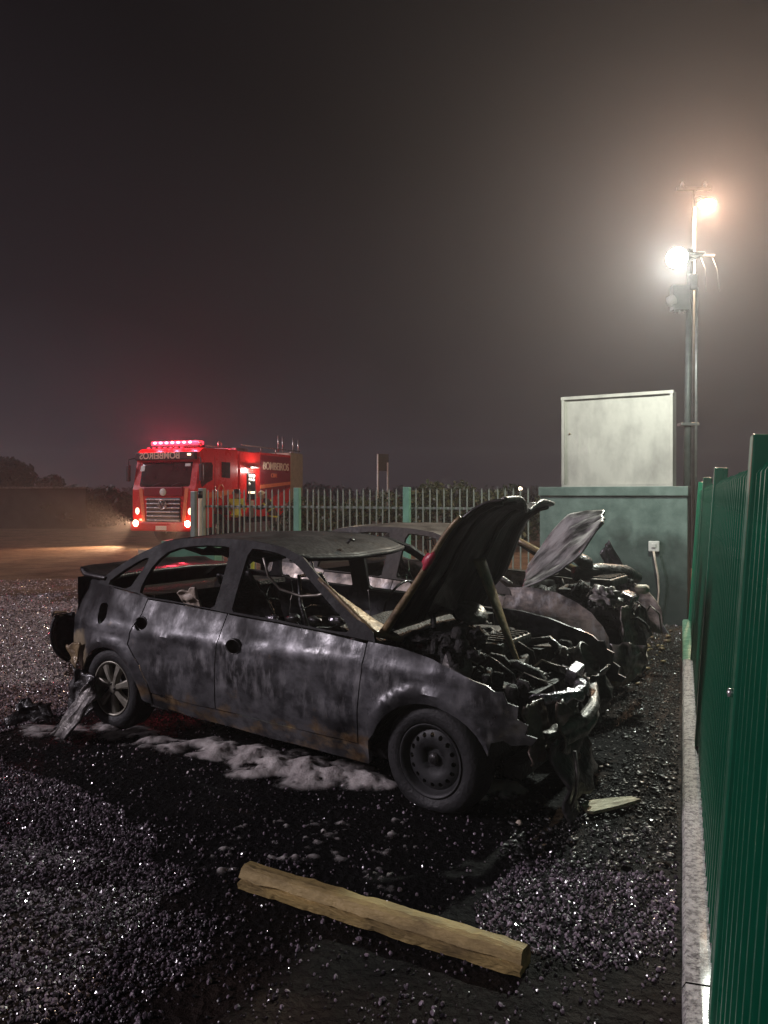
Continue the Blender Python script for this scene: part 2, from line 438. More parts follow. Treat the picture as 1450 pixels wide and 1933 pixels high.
M['red'] = mat('red_truck_paint', (0.74, 0.022, 0.018), (0.64, 0.018, 0.014), 2, (0.22, 0.34), 0, 0.03, coat=0.4)
M['maroon'] = mat('dark_red_panel', (0.28, 0.012, 0.022), (0.22, 0.01, 0.018), 2, (0.25, 0.35), 0, 0)
M['orange'] = mat('orange_reflective_tape', (0.85, 0.22, 0.09), (0.72, 0.17, 0.07), 5, (0.35, 0.5), 0, 0)
M['glass_dark'] = mat('dark_glass', (0.014, 0.012, 0.013), (0.04, 0.035, 0.034), 2.5, (0.05, 0.12), 0, 0)
M['chrome'] = mat('chrome_trim', (0.60, 0.57, 0.56), (0.5, 0.47, 0.46), 5, (0.2, 0.3), 0.7, 0)
M['beige'] = mat('beige_shutter', (0.42, 0.36, 0.27), (0.34, 0.29, 0.22), 5, (0.4, 0.55), 0.1, 0.1)
M['letter'] = mat('cream_lettering', (0.85, 0.66, 0.52), (0.80, 0.60, 0.47), 5, (0.4, 0.5), 0, 0)
M['hivis'] = mat('hi_vis_yellow', (0.75, 0.78, 0.12), (0.62, 0.66, 0.09), 9, (0.6, 0.8), 0, 0.2)
M['turnout'] = mat('turnout_cloth', (0.055, 0.045, 0.035), (0.10, 0.075, 0.055), 9, (0.6, 0.8), 0, 0.3)
M['trouser'] = mat('navy_cloth', (0.02, 0.018, 0.02), (0.035, 0.03, 0.032), 9, (0.6, 0.8), 0, 0.2)
M['skin'] = mat('skin', (0.42, 0.25, 0.18), (0.36, 0.21, 0.15), 9, (0.45, 0.6), 0, 0.05)
M['bootm'] = mat('boot_rubber', (0.015, 0.014, 0.014), None, 9, (0.4, 0.6))
M['helmet'] = mat('cream_helmet', (0.80, 0.68, 0.48), (0.7, 0.58, 0.4), 6, (0.25, 0.4), 0, 0)
M['leaf'] = mat('dark_leaves', (0.030, 0.055, 0.022), (0.055, 0.085, 0.035), 1.4, (0.45, 0.65), 0, 0)
M['leaf2'] = mat('dull_leaves', (0.034, 0.038, 0.028), (0.05, 0.05, 0.036), 1.4, (0.5, 0.7), 0, 0)
M['bark'] = mat('bark', (0.05, 0.038, 0.03), (0.03, 0.023, 0.018), 12, (0.7, 0.9), 0, 0.6)
M['render_wall'] = mat('old_render', (0.05, 0.045, 0.045), (0.03, 0.027, 0.028), 1.5, (0.6, 0.85), 0, 0.3)

def emis(name, c, s):
    m = bpy.data.materials.new(name); m.use_nodes = True
    b = m.node_tree.nodes['Principled BSDF']
    b.inputs['Base Color'].default_value = (*[min(1, x) for x in c], 1)
    b.inputs['Emission Color'].default_value = (*c, 1)
    b.inputs['Emission Strength'].default_value = s
    return m
M['lamp_white'] = emis('white_led', (0.93, 1.0, 0.86), 140)
M['lamp_orange'] = emis('sodium_lamp', (1.0, 0.45, 0.18), 4)
M['lamp_head'] = emis('headlamp_glow', (1.0, 0.62, 0.34), 40)
M['lamp_warm'] = emis('marker_glow', (1.0, 0.70, 0.45), 3.0)
M['lamp_red'] = emis('red_beacon', (1.0, 0.03, 0.06), 3.5)
M['lamp_pink'] = emis('beacon_core', (1.0, 0.20, 0.30), 7)
M['lamp_far'] = emis('far_lamp', (1.0, 0.72, 0.5), 10)

# ------------------------------------------------------------------ ground
FD = Vector((math.sin(R(21.2)), math.cos(R(21.2)), 0))      # run of the side fence
FN = Vector((FD.y, -FD.x, 0))
def ghash(x, y):
    k = 0.016 * noise.noise(Vector((x * 1.1, y * 1.1, 0))) + 0.010 * noise.noise(Vector((x * 4.3, y * 4.3, 3))) + 0.006 * noise.noise(Vector((x * 13, y * 13, 5)))
    return k
def axis_pts(lo, a, b, hi, fine, coarse):
    L = list(np.arange(lo, a, coarse)) + list(np.arange(a, b, fine)) + list(np.arange(b, hi + coarse * 0.5, coarse))
    return L
xs = axis_pts(-120, -7, 4.5, 120, 0.07, 6.0)
ys = axis_pts(-8, 1.2, 13, 128, 0.07, 5.0)
gv = []
for x in xs:
    for y in ys:
        edge = max(0.0, min(1.0, (x + 7) / 0.8, (4.4 - x) / 0.8, (y - 1.2) / 0.4, (12.9 - y) / 0.8))
        gv.append((x, y, ghash(x, y) * edge - 0.012 * edge))
ny = len(ys)
gf = [(i * ny + j, (i + 1) * ny + j, (i + 1) * ny + j + 1, i * ny + j + 1) for i in range(len(xs) - 1) for j in range(ny - 1)]
g = MB().add(gv, gf, True).build('ground', M['ground'], fix=False)
tag(g, kind='structure', label='dark wet earth and dirt track of the open lot')

# gravel: loose stones scattered on the earth, instanced
def scatter(name, pts, rad, material, label):
    me = bpy.data.meshes.new(name)
    me.from_pydata([tuple(p) for p in pts], [], [])
    at = me.attributes.new('rad', 'FLOAT', 'POINT'); at.data.foreach_set('value', np.asarray(rad, dtype=np.float32))
    o = bpy.data.objects.new(name, me); COL.objects.link(o); me.materials.append(material)
    ng = bpy.data.node_groups.new(name + '_nodes', 'GeometryNodeTree')
    ng.interface.new_socket('Geometry', in_out='INPUT', socket_type='NodeSocketGeometry')
    ng.interface.new_socket('Geometry', in_out='OUTPUT', socket_type='NodeSocketGeometry')
    N, L = ng.nodes, ng.links
    gi, go = N.new('NodeGroupInput'), N.new('NodeGroupOutput')
    ico = N.new('GeometryNodeMeshIcoSphere'); ico.inputs['Radius'].default_value = 1.0; ico.inputs['Subdivisions'].default_value = 1
    sm = N.new('GeometryNodeSetMaterial'); sm.inputs['Material'].default_value = material
    L.new(ico.outputs['Mesh'], sm.inputs['Geometry'])
    m2p = N.new('GeometryNodeMeshToPoints'); L.new(gi.outputs[0], m2p.inputs['Mesh'])
    iop = N.new('GeometryNodeInstanceOnPoints')
    L.new(m2p.outputs[0], iop.inputs['Points']); L.new(sm.outputs[0], iop.inputs['Instance'])
    rr = N.new('FunctionNodeRandomValue'); rr.data_type = 'FLOAT_VECTOR'
    rr.inputs['Max'].default_value = (6.28, 6.28, 6.28); L.new(rr.outputs[0], iop.inputs['Rotation'])
    rs = N.new('FunctionNodeRandomValue'); rs.data_type = 'FLOAT_VECTOR'
    rs.inputs['Min'].default_value = (0.6, 0.55, 0.35); rs.inputs['Max'].default_value = (1.35, 1.2, 0.9)
    rs.inputs['Seed'].default_value = 5
    na = N.new('GeometryNodeInputNamedAttribute'); na.data_type = 'FLOAT'; na.inputs['Name'].default_value = 'rad'
    vm = N.new('ShaderNodeVectorMath'); vm.operation = 'SCALE'
    L.new(rs.outputs[0], vm.inputs[0]); L.new(na.outputs[0], vm.inputs['Scale'])
    L.new(vm.outputs[0], iop.inputs['Scale'])
    L.new(iop.outputs[0], go.inputs[0])
    mo = o.modifiers.new('scatter', 'NODES'); mo.node_group = ng
    tag(o, label, None, None, 'stuff')
    return o

N_TRY = 740000
yy = 1.3 + (rng.random(N_TRY) ** 0.75) * 13.5
xx = (rng.random(N_TRY) * 1.3 - 0.68) * (yy + 0.4)
lat = xx * FN.x + yy * FN.y
P1, P2, r1, r2, P3, r3 = [], [], [], [], [], []
CO = Vector((0.215, 3.9)); EU = Vector((0.835, -0.549)); EV = Vector((0.549, 0.835))
for x, y, la, q in zip(xx, yy, lat, rng.random(N_TRY)):
    if la > -0.02: continue
    n1 = noise.noise(Vector((x * 1.3, y * 1.3, 2.0))); n2 = noise.noise(Vector((x * 4, y * 4, 8.0)))
    du, dv = (x - CO.x) * EU.x + (y - CO.y) * EU.y, (x - CO.x) * EV.x + (y - CO.y) * EV.y
    d = 0.10 + 0.12 * n2
    left = -0.80 + 0.22 * n1 + 0.12 * n2 - max(0, y - 3.2) * 0.55
    if y < 2.35: left = -1.35 + 0.25 * n1
    if x < left: d = 0.95
    ex, ey = (x - 0.78) / 0.48, (y - 3.02) / 0.36
    if ex * ex + ey * ey + 0.7 * n2 + 0.5 * n1 < 1.0: d = 0.9
    if y > 3.55 and x > 0.8: d = 0.62 + 0.6 * n2
    if -3.1 < du < 0.6 and -0.75 + 0.2 * n1 < dv < 1.7: d = 0.05
    if y > 8 and x < -1: d = 0.85
    if y > 10.5: d = 0.55 + 0.8 * n1
    if q > d: continue
    z = ghash(x, y) * (1 if (-6.2 < x < 3.6 and 1.6 < y < 12.1) else 0) - 0.008
    dark = (y > 3.5 and x > 0.75)
    rad = (0.0030 + 0.0070 * rng.random() ** 3) * (1.0 + 0.08 * y)
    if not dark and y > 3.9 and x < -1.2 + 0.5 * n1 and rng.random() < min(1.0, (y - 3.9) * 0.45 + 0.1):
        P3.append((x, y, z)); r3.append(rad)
    elif dark:
        P2.append((x, y, z)); r2.append(rad * (0.62 + 0.9 * (rng.random() > 0.96)))
    else:
        P1.append((x, y, z)); r1.append(rad)
scatter('gravel', P1, r1, M['gravel'], 'wet dark gravel glinting across the lot')
scatter('burnt_gravel', P2, r2, M['clinker'], 'sooty gravel and ash beside the kerb')
scatter('lit_tone_gravel', P3, r3, M['litgravel'], 'wet gravel left of the sedan, lamp light painted in as paler stone')
print('stones', len(P1), len(P2))

# ------------------------------------------------------------------ kerb, side fence, wall, cabinet
def fp(s, w, z=0.0):
    p = FD * s + FN * w
    return Vector((p.x, p.y, z))
FROT = math.atan2(FD.y, FD.x)          # local x runs along the fence

kerb = empty('kerb', fp(0, 0), FROT)
tag(kerb, 'gritty pale concrete kerb under the dark green fence', 'kerb')
def kerb_piece(a, b, m, nm):
    k = MB()
    def fn(u, v):
        s = a + (b - a) * u
        prof = [(0.0, -0.1), (0.0, 0.075), (0.012, 0.095), (0.10, 0.10), (0.20, 0.10), (0.21, 0.09), (0.21, -0.1)]
        i = min(int(v * 6.0001), 5); t = v * 6 - i
        w = prof[i][0] + (prof[i + 1][0] - prof[i][0]) * t; z = prof[i][1] + (prof[i + 1][1] - prof[i][1]) * t
        return (s, -w - 0.004 * noise.noise(Vector((s * 6, w * 9, 0))), z + 0.004 * noise.noise(Vector((s * 9, w * 15, 4))))
    k.grid(fn, max(2, int((b - a) / 0.06)), 13)
    return k.build(nm, m, kerb)
kerb_piece(-0.6, 2.55, M['kerb'], 'kerb_stone')
kerb_piece(2.56, 5.1, M['kerb'], 'kerb_stone')
kerb_piece(5.11, 7.6, M['kerb'], 'kerb_stone')
kerb_piece(7.61, 10.05, M['kerbgreen'], 'painted_kerb_stone')

LEAN = 0.11 / 1.65
def bar_mesh(h, w, d, tip):
    b = MB()
    b.box((0, 0, h / 2), (w, d, h))
    b.box((0, 0, h + tip / 2), (w, d, tip), taper=0.25)
    me = b.build('tmp', None).data
    o = bpy.data.objects['tmp']; bpy.data.objects.remove(o)
    return me
side = empty('side_fence', fp(0, 0.105, 0.10), FROT)
side.rotation_euler = (math.atan(LEAN), 0, FROT)
tag(side, 'dark green painted bar fence leaning outward above the kerb', 'fence')
barme = bar_mesh(1.50, 0.020, 0.055, 0.03); barme.name = 'bar'; barme.materials.append(M['paint_dark'])
SPOSTS = [0.1, 2.35, 5.0, 7.6, 10.0]
for s in SPOSTS:
    p = MB().bbox((s, 0.0, 0.835), (0.10, 0.075, 1.67), 0.006).build('post', M['paint_dark'], side)
s = 0.28
while s < 9.95:
    if min(abs(s - q) for q in SPOSTS) > 0.085:
        o = bpy.data.objects.new('bar', barme); COL.objects.link(o); o.parent = side
        o.location = (s, 0.0, 0.06 + 0.004 * random.random()); o.rotation_euler = (0, R(random.uniform(-0.4, 0.4)), 0)
    s += 0.115
for a, b in zip(SPOSTS[:-1], SPOSTS[1:]):
    for z in (0.14, 1.42):
        MB().bbox(((a + b) / 2, 0.006, z), (b - a - 0.10, 0.028, 0.034), 0.004).build('rail', M['paint_dark'], side)
MB().lathe([(0, 0), (0.012, 0), (0.012, 0.012), (0, 0.016)], (2.35, 0.0375, 0.95), Matrix.Rotation(R(-90), 3, 'X'), 10).build('bolt', M['chrome'], side)

# rear boundary
BD = Vector((-0.88, 0.475, 0)).normalized()
BN = Vector((-BD.y, BD.x, 0))             # towards the camera is -BN ... checked below
if BN.y > 0: BN = -BN
C0 = fp(10.15, 0.06)
WL = 1.86
wall_rot = math.atan2(-BD.y, -BD.x)      # local x runs from left corner to right
WLc = C0 + BD * WL
wall = empty('green_wall', (WLc.x, WLc.y, 0), wall_rot)
tag(wall, 'green painted masonry wall with dark lower patches below the white cabinet', 'wall')

def wall_paint():
    m = bpy.data.materials.new('mottled_green_render'); m.use_nodes = True
    n, l = m.node_tree.nodes, m.node_tree.links
    b = n['Principled BSDF']
    t = n.new('ShaderNodeTexCoord')
    def noi(s, d=6):
        k = n.new('ShaderNodeTexNoise'); k.inputs['Scale'].default_value = s; k.inputs['Detail'].default_value = d; k.inputs['Roughness'].default_value = 0.6
        l.new(t.outputs['Object'], k.inputs['Vector']); return k.outputs['Fac']
    r = n.new('ShaderNodeValToRGB'); e_ = r.color_ramp.elements
    e_[0].position, e_[0].color, e_[1].position, e_[1].color = 0.36, (0.085, 0.130, 0.112, 1), 0.66, (0.165, 0.225, 0.198, 1)
    l.new(noi(4.5), r.inputs[0])
    s = n.new('ShaderNodeSeparateXYZ'); l.new(t.outputs['Object'], s.inputs[0])
    # overlapping dark blobs on the paint, mostly low down, with noisy edges
    def blob(cx, cz, rx, rz):
        v = n.new('ShaderNodeVectorMath'); v.operation = 'SUBTRACT'; l.new(t.outputs['Object'], v.inputs[0]); v.inputs[1].default_value = (cx, 0, cz)
        w = n.new('ShaderNodeVectorMath'); w.operation = 'MULTIPLY'; l.new(v.outputs[0], w.inputs[0]); w.inputs[1].default_value = (1 / rx, 0, 1 / rz)
        q = n.new('ShaderNodeVectorMath'); q.operation = 'LENGTH'; l.new(w.outputs[0], q.inputs[0])
        a = n.new('ShaderNodeMath'); a.operation = 'MULTIPLY_ADD'; l.new(noi(3.0, 4), a.inputs[0]); a.inputs[1].default_value = 0.9; l.new(q.outputs['Value'], a.inputs[2])
        mr = n.new('ShaderNodeMapRange'); mr.inputs['From Min'].default_value = 1.5; mr.inputs['From Max'].default_value = 1.28; l.new(a.outputs[0], mr.inputs['Value'])
        return mr.outputs[0]
    m1 = n.new('ShaderNodeMath'); m1.operation = 'MULTIPLY'; l.new(blob(1.35, 0.25, 0.95, 0.95), m1.inputs[0]); m1.inputs[1].default_value = 0.55
    m2 = n.new('ShaderNodeMath'); m2.operation = 'MULTIPLY'; l.new(blob(1.20, 0.0, 0.9, 0.72), m2.inputs[0]); m2.inputs[1].default_value = 0.62
    m3 = n.new('ShaderNodeMath'); m3.operation = 'MULTIPLY'; l.new(blob(1.05, 1.18, 0.18, 0.16), m3.inputs[0]); m3.inputs[1].default_value = 0.25
    col = r.outputs[0]
    for q in (m1, m2, m3):
        x = n.new('ShaderNodeMix'); x.data_type = 'RGBA'; l.new(q.outputs[0], x.inputs[0]); l.new(col, x.inputs[6]); x.inputs[7].default_value = (0.012, 0.016, 0.014, 1)
        col = x.outputs[2]
    l.new(col, b.inputs['Base Color'])
    b.inputs['Roughness'].default_value = 0.5
    b.inputs['Coat Weight'].default_value = 0.15
    bu = n.new('ShaderNodeBump'); bu.inputs['Strength'].default_value = 0.3; bu.inputs['Distance'].default_value = 0.01
    l.new(noi(40), bu.inputs['Height']); l.new(bu.outputs[0], b.inputs['Normal'])
    return m
M['wallgreen'] = wall_paint()
MB().bbox((WL / 2, 0.12, 0.755), (WL, 0.24, 1.69), 0.01).build('wall_body', M['wallgreen'], wall)
MB().bbox((WL / 2, 0.12, 1.660), (WL + 0.02, 0.30, 0.118), 0.008).build('coping', M['wallgreen'], wall)
# socket and its dangling cable
so = empty('wall_socket', (0, 0, 0))
so.parent = None
sk = WLc - BD * 1.47
so.location = (sk.x, sk.y, 0.97); so.rotation_euler = (0, 0, wall_rot)
tag(so, 'white socket box on the green wall with pale cable hanging down', 'socket')
MB().bbox((0, -0.022, 0), (0.13, 0.044, 0.13), 0.012).build('box', M['white'], so)
MB().bbox((0.0, -0.050, 0.01), (0.05, 0.016, 0.05), 0.006).build('plug', M['white'], so)
cab_pts = [(0.0, -0.05, -0.06), (0.02, -0.06, -0.18), (0.055, -0.07, -0.36), (0.065, -0.06, -0.55), (0.05, -0.05, -0.72), (0.02, -0.06, -0.84), (0.0, -0.10, -0.955)]
MB().tube(cab_pts, [0.014, 0.013, 0.013, 0.012, 0.009, 0.006, 0.005], 8).build('cable', M['cream'], so)

cb = empty('white_cabinet', (0, 0, 0))
ck = WLc - BD * 0.99
cb.location = (ck.x + 0.0, ck.y, 1.719); cb.rotation_euler = (0, 0, wall_rot - R(2))
tag(cb, 'large cream metal meter cabinet standing on the green wall', 'cabinet')
CW, CH = 1.40, 1.19
MB().bbox((0, 0.15, CH / 2), (CW, 0.22, CH), 0.008).build('cabinet_body', M['cabinet'], cb)
# front sheet with blistered paint
def sheet(u, v):
    x = (u - 0.5) * (CW - 0.07); z = 0.03 + v * (CH - 0.075)
    bl = max(0.0, noise.noise(Vector((x * 26, 0, z * 5.5)))) ** 1.2
    wgt = math.exp(-((x + 0.40) / 0.17) ** 2) * math.exp(-((z - 0.52) / 0.22) ** 2)
    return (x, 0.030 - 0.020 * bl * wgt - 0.006 * noise.noise(Vector((x * 2.2, 1, z * 2.2))), z)
MB().grid(sheet, 90, 60).build('front_sheet', M['cabinet'], cb)
fr = MB()
fr.box((0, 0.02, CH - 0.02), (CW + 0.02, 0.05, 0.04)); fr.box((0, 0.022, 0.014), (CW, 0.045, 0.028))
for sx in (-1, 1): fr.box((sx * (CW / 2 - 0.016), 0.021, CH / 2 - 0.004), (0.034, 0.047, CH - 0.068))
fr.build('frame', M['cabinet'], cb)
MB().lathe([(0, 0), (0.014, 0), (0.012, 0.012), (0, 0.014)], (-0.60, 0.03, 0.70), Matrix.Rotation(R(90), 3, 'X'), 10).build('lock', M['rust'], cb)

# rear bar fence
back = empty('rear_fence', (WLc.x + BD.x * 0.03, WLc.y + BD.y * 0.03 + 0.1, 0), math.atan2(BD.y, BD.x))
tag(back, 'grey green bar fence with pale green posts behind the burnt cars', 'fence')
bar2 = bar_mesh(1.62, 0.015, 0.020, 0.05); bar2.name = 'bar'; bar2.materials.append(M['paint_bar'])
BP = [1.96, 3.92, 5.90]
for t in BP[:2]:
    MB().bbox((t, 0, 0.865), (0.105, 0.07, 1.73), 0.008).build('post', M['paint_post'], back)
MB().bbox((BP[2], 0, 0.865), (0.11, 0.09, 1.73), 0.008).build('post', M['paint_bar'], back)
MB().bbox((BP[2] + 0.17, 0.02, 0.84), (0.10, 0.07, 1.68), 0.008).build('gate_post', M['paint_bar'], back)
t = 0.10
while t < 5.8:
    if min(abs(t - q) for q in BP) > 0.075:
        o = bpy.data.objects.new('bar', bar2); COL.objects.link(o); o.parent = back
        o.location = (t, 0, 0.04); o.rotation_euler = (0, R(random.uniform(-0.5, 0.5)), 0)
    t += 0.1135
for a, b in zip([0.0] + BP[:-1], BP):
    for z in (0.16, 1.42):
        MB().bbox(((a + b) / 2, -0.026, z), (b - a - 0.11, 0.022, 0.034), 0.004).build('rail', M['paint_bar'], back)
# red and white pole beside the gate
gp = empty('gate_pole', ((378 - 725) / 1452 * 13.0, 13.0, 0))
tag(gp, 'slim red and white pole beside the gate post', 'pole')
MB().tube([(0, 0, 0), (0, 0, 1.56)], 0.035, 12).build('shaft', M['letter'], gp)
MB().tube([(0, 0, 1.562), (0, 0, 1.68)], 0.042, 12).build('cap', M['darkmetal'], gp)
# low green pier seen through the car window
pier = empty('low_pier', (-3.08, 12.4, 0), R(-8))
tag(pier, 'low green painted pier seen through the rear side window', 'pier')
MB().bbox((0, 0, 0.42), (0.86, 0.35, 0.84), 0.015).build('pier_body', M['paint_post'], pier)
MB().bbox((0, 0, 0.86), (0.90, 0.39, 0.05), 0.012).build('pier_cap', M['paint_post'], pier)
sg = empty('notice_board', (-3.75, 12.25, 0), R(-6))
tag(sg, 'pale orange notice board standing left of the low green pier', 'board')
MB().bbox((0, 0, 0.52), (0.34, 0.03, 0.44), 0.006).build('board', M['letter'], sg)
for sx in (-0.12, 0.12): MB().box((sx, 0.03, 0.36), (0.03, 0.03, 0.72)).build('leg', M['rust'], sg)
yc = empty('equipment_case', (-2.62, 14.6, 0), R(12))
tag(yc, 'yellow equipment case on the ground behind the bar fence', 'case')
MB().bbox((0, 0, 0.30), (0.30, 0.45, 0.56), 0.03).build('case_body', M['hivis'], yc)
MB().tube([(-0.08, -0.1, 0.58), (-0.08, -0.1, 0.64), (0.08, -0.1, 0.64), (0.08, -0.1, 0.58)], 0.012, 6).build('handle', M['darkmetal'], yc)

# ------------------------------------------------------------------ burnt cars
def pip(p, poly):
    x, y = p; c = False; n = len(poly); j = n - 1
    for i in range(n):
        xi, yi = poly[i]; xj, yj = poly[j]
        if (yi > y) != (yj > y) and x < (xj - xi) * (y - yi) / (yj - yi) + xi: c = not c
        j = i
    return c
def dens(poly, d):
    out = []
    for i in range(len(poly)):
        a, b = Vector(poly[i]), Vector(poly[(i + 1) % len(poly)])
        k = max(1, int((b - a).length / d))
        out += [tuple(a + (b - a) * (q / k)) for q in range(k)]
    return out
def smooth_poly(poly, it=1):
    for _ in range(it):
        o = []
        for i in range(len(poly)):
            a, b = Vector(poly[i]), Vector(poly[(i + 1) % len(poly)])
            o += [tuple(a * 0.75 + b * 0.25), tuple(a * 0.25 + b * 0.75)]
        poly = o
    return poly
def arc(cx, cz, r, a0, a1, n=14, rz=None):
    rz = rz or r
    return [(cx + r * math.cos(R(a0 + (a1 - a0) * i / n)), cz + rz * math.sin(R(a0 + (a1 - a0) * i / n))) for i in range(n + 1)]

def panel(name, outline, holes, surf, m, parent, d=0.03, thick=0.012, lip=0.0):
    """sheet-metal panel: outline and holes in (u, z), bent onto the body side by surf(u, z)"""
    loops = [dens(outline, d)] + [dens(h, d * 0.6) for h in holes]
    vs, es = [], []
    for L in loops:
        n0 = len(vs)
        vs += [Vector(p) for p in L]
        es += [(n0 + i, n0 + (i + 1) % len(L)) for i in range(len(L))]
    us = [p[0] for p in loops[0]]; zs = [p[1] for p in loops[0]]
    u = min(us) + d * 0.5
    while u < max(us):
        z = min(zs) + d * 0.5
        while z < max(zs):
            p = (u + random.uniform(-.1, .1) * d, z + random.uniform(-.1, .1) * d)
            if pip(p, loops[0]) and not any(pip(p, h) for h in loops[1:]):
                if min((Vector(p) - q).length_squared for q in vs[:sum(len(L) for L in loops)]) > (0.5 * d) ** 2:
                    vs.append(Vector(p))
            z += d
        u += d
    ov, oe, of, *_ = delaunay_2d_cdt(vs, es, [], 0, 1e-6)
    fs = []
    for f in of:
        c = (sum(ov[i][0] for i in f) / 3, sum(ov[i][1] for i in f) / 3)
        if pip(c, loops[0]) and not any(pip(c, h) for h in loops[1:]): fs.append(tuple(f))
    b = MB().add([surf(p[0], p[1]) for p in ov], fs, True)
    o = b.build(name, m, parent)
    s = o.modifiers.new('sheet', 'SOLIDIFY'); s.thickness = thick; s.offset = 0
    es_ = o.modifiers.new('crisp', 'EDGE_SPLIT'); es_.split_angle = R(38)
    return o

def ring_poly(cx, cz, rx, rz, n=16):
    return [(cx + rx * math.cos(2 * math.pi * i / n), cz + rz * math.sin(2 * math.pi * i / n)) for i in range(n)]

HW = 0.84
def make_surf(sign, seed):
    def surf(u, z):
        if z < 0.90:
            v = 0.004 + 0.80 * max(0, z - 0.56) ** 2 + 0.50 * max(0, 0.50 - z) ** 2
            v += 0.012 * math.exp(-((z - 0.69) / 0.022) ** 2) * (-1)          # crease line
        else:
            v = 0.0965 + (z - 0.90) * 0.34 + 0.08 * (z - 0.90) ** 2
        if u > 0.05: v += 0.16 * ((u - 0.05) / 0.65) ** 2
        if u < -2.45: v += 0.13 * ((-u - 2.45) / 0.65) ** 2
        v -= 0.022 * max(0, 1 - abs(math.hypot(u, z - 0.24) - 0.36) / 0.05) * (z < 0.7)
        v -= 0.020 * max(0, 1 - abs(math.hypot(u + 2.55, z - 0.24) - 0.36) / 0.05) * (z < 0.7)
        # heat-buckled sheet
        kz = 1.0 if z < 0.86 else max(0.25, 1 - (z - 0.86) * 8)
        v += kz * (0.018 * noise.noise(Vector((u * 2.6, z * 3.2, seed))) + 0.006 * noise.noise(Vector((u * 8, z * 8, seed + 4))))
        return (u, sign * (HW - v), z)
    return surf

ARF = [(-0.36, 0.20), (-0.355, 0.30)] + arc(-0.0, 0.235, 0.345, 160, 18, 14, 0.31)
ARR = arc(-2.555, 0.235, 0.345, 158, 2, 16, 0.32)

def wheel(parent, u, y, z, out, kind, steer=0.0, squash=0.0):
    """wheel at (u, y): out = -1 near side, +1 far side"""
    w = empty('wheel'); w.parent = parent; w.location = (u, y, z)
    w.rotation_euler = (0, 0, R(steer))
    Mx = Matrix.Rotation(R(90 if out < 0 else -90), 3, 'X')    # lathe axis to outside
    ty = MB()
    ty.lathe([(0.185, -0.17), (0.20, -0.185), (0.262, -0.188), (0.286, -0.165), (0.290, -0.12), (0.290, -0.06), (0.286, -0.022), (0.262, 0.004), (0.225, 0.008), (0.198, 0.000), (0.188, -0.012), (0.182, -0.03)], (0, 0, 0), Mx, 40)
    vs = []
    for v in ty.v:
        x_, y_, z_ = v
        lim = -(z - 0.004)
        if z_ < lim: 
            y_ += (lim - z_) * 0.5 * out; z_ = lim
        vs.append((x_, y_, z_))
    ty.v = vs
    ty.build('tyre', M['tyre'], w)
    rim = MB()
    if kind == 'alloy':
        rim.lathe([(0.178, -0.17), (0.176, -0.03), (0.186, -0.012), (0.190, -0.002), (0.182, -0.002), (0.170, -0.016), (0.165, -0.05), (0.163, -0.16)], (0, 0, 0), Mx, 40)
        rim.lathe([(0, 0.0), (0.030, 0.0), (0.046, -0.010), (0.052, -0.05), (0.0, -0.05)], (0, 0, 0), Mx, 20)
        r_ = rim.build('rim', M['alloy'], w)
        for k in range(7):
            a = 2 * math.pi * k / 7 + 0.3
            sp_ = MB()
            Rk = Matrix.Rotation(a, 3, 'Z')
            pr = []
            for rr, hw, zz in ((0.040, 0.020, -0.008), (0.10, 0.022, -0.006), (0.172, 0.033, -0.012)):
                pr += [Mx @ (Rk @ Vector((rr, -hw, zz - 0.008))), Mx @ (Rk @ Vector((rr, -hw * 0.6, zz))), Mx @ (Rk @ Vector((rr, hw * 0.6, zz))), Mx @ (Rk @ Vector((rr, hw, zz - 0.008))), Mx @ (Rk @ Vector((rr, hw, zz - 0.035))), Mx @ (Rk @ Vector((rr, -hw, zz - 0.035)))]
            fs = [(i * 6 + k2, i * 6 + (k2 + 1) % 6, (i + 1) * 6 + (k2 + 1) % 6, (i + 1) * 6 + k2) for i in range(2) for k2 in range(6)]
            sp_.add(pr, fs, False).build('spoke', M['alloy'], w)
        dr = MB(); dr.lathe([(0, -0.09), (0.14, -0.09), (0.14, -0.11), (0, -0.11)], (0, 0, 0), Mx, 28); dr.build('brake_drum', M['char'], w)
        nut = MB()
        for k in range(4):
            a = 2 * math.pi * k / 4
            nut.lathe([(0, 0.001), (0.009, 0.001), (0.009, -0.012)], Mx @ Vector((0.030 * math.cos(a), 0.030 * math.sin(a), 0.0)), Mx, 8)
        nut.build('wheel_nuts', M['darkmetal'], w)
    else:
        rim.lathe([(0.176, -0.16), (0.174, -0.02), (0.187, -0.004), (0.190, 0.002), (0.184, 0.002), (0.170, -0.010), (0.160, -0.035), (0.152, -0.042)], (0, 0, 0), Mx, 40)
        # disc with a ring of round holes
        NV = 16
        outer = ring_poly(0, 0, 0.153, 0.153, 48)
        holes = [ring_poly(0.128 * math.cos(2 * math.pi * k / NV), 0.128 * math.sin(2 * math.pi * k / NV), 0.0125, 0.0125, 10) for k in range(NV)]
        rim.build('rim', M['steelrim'], w)
        def ds(a, b):
            r = math.hypot(a, b)
            h = -0.040 + 0.018 * max(0, 1 - ((r - 0.105) / 0.05) ** 2) - (0.012 if r < 0.06 else 0)
            q = Mx @ Vector((a, b, h)); return tuple(q)
        panel('wheel_disc', outer, holes, ds, M['steelrim'], w, 0.014, 0.004)
        MB().lathe([(0, -0.028), (0.026, -0.030), (0.032, -0.040), (0.032, -0.06)], (0, 0, 0), Mx, 16).build('hub', M['char'], w)
    return w

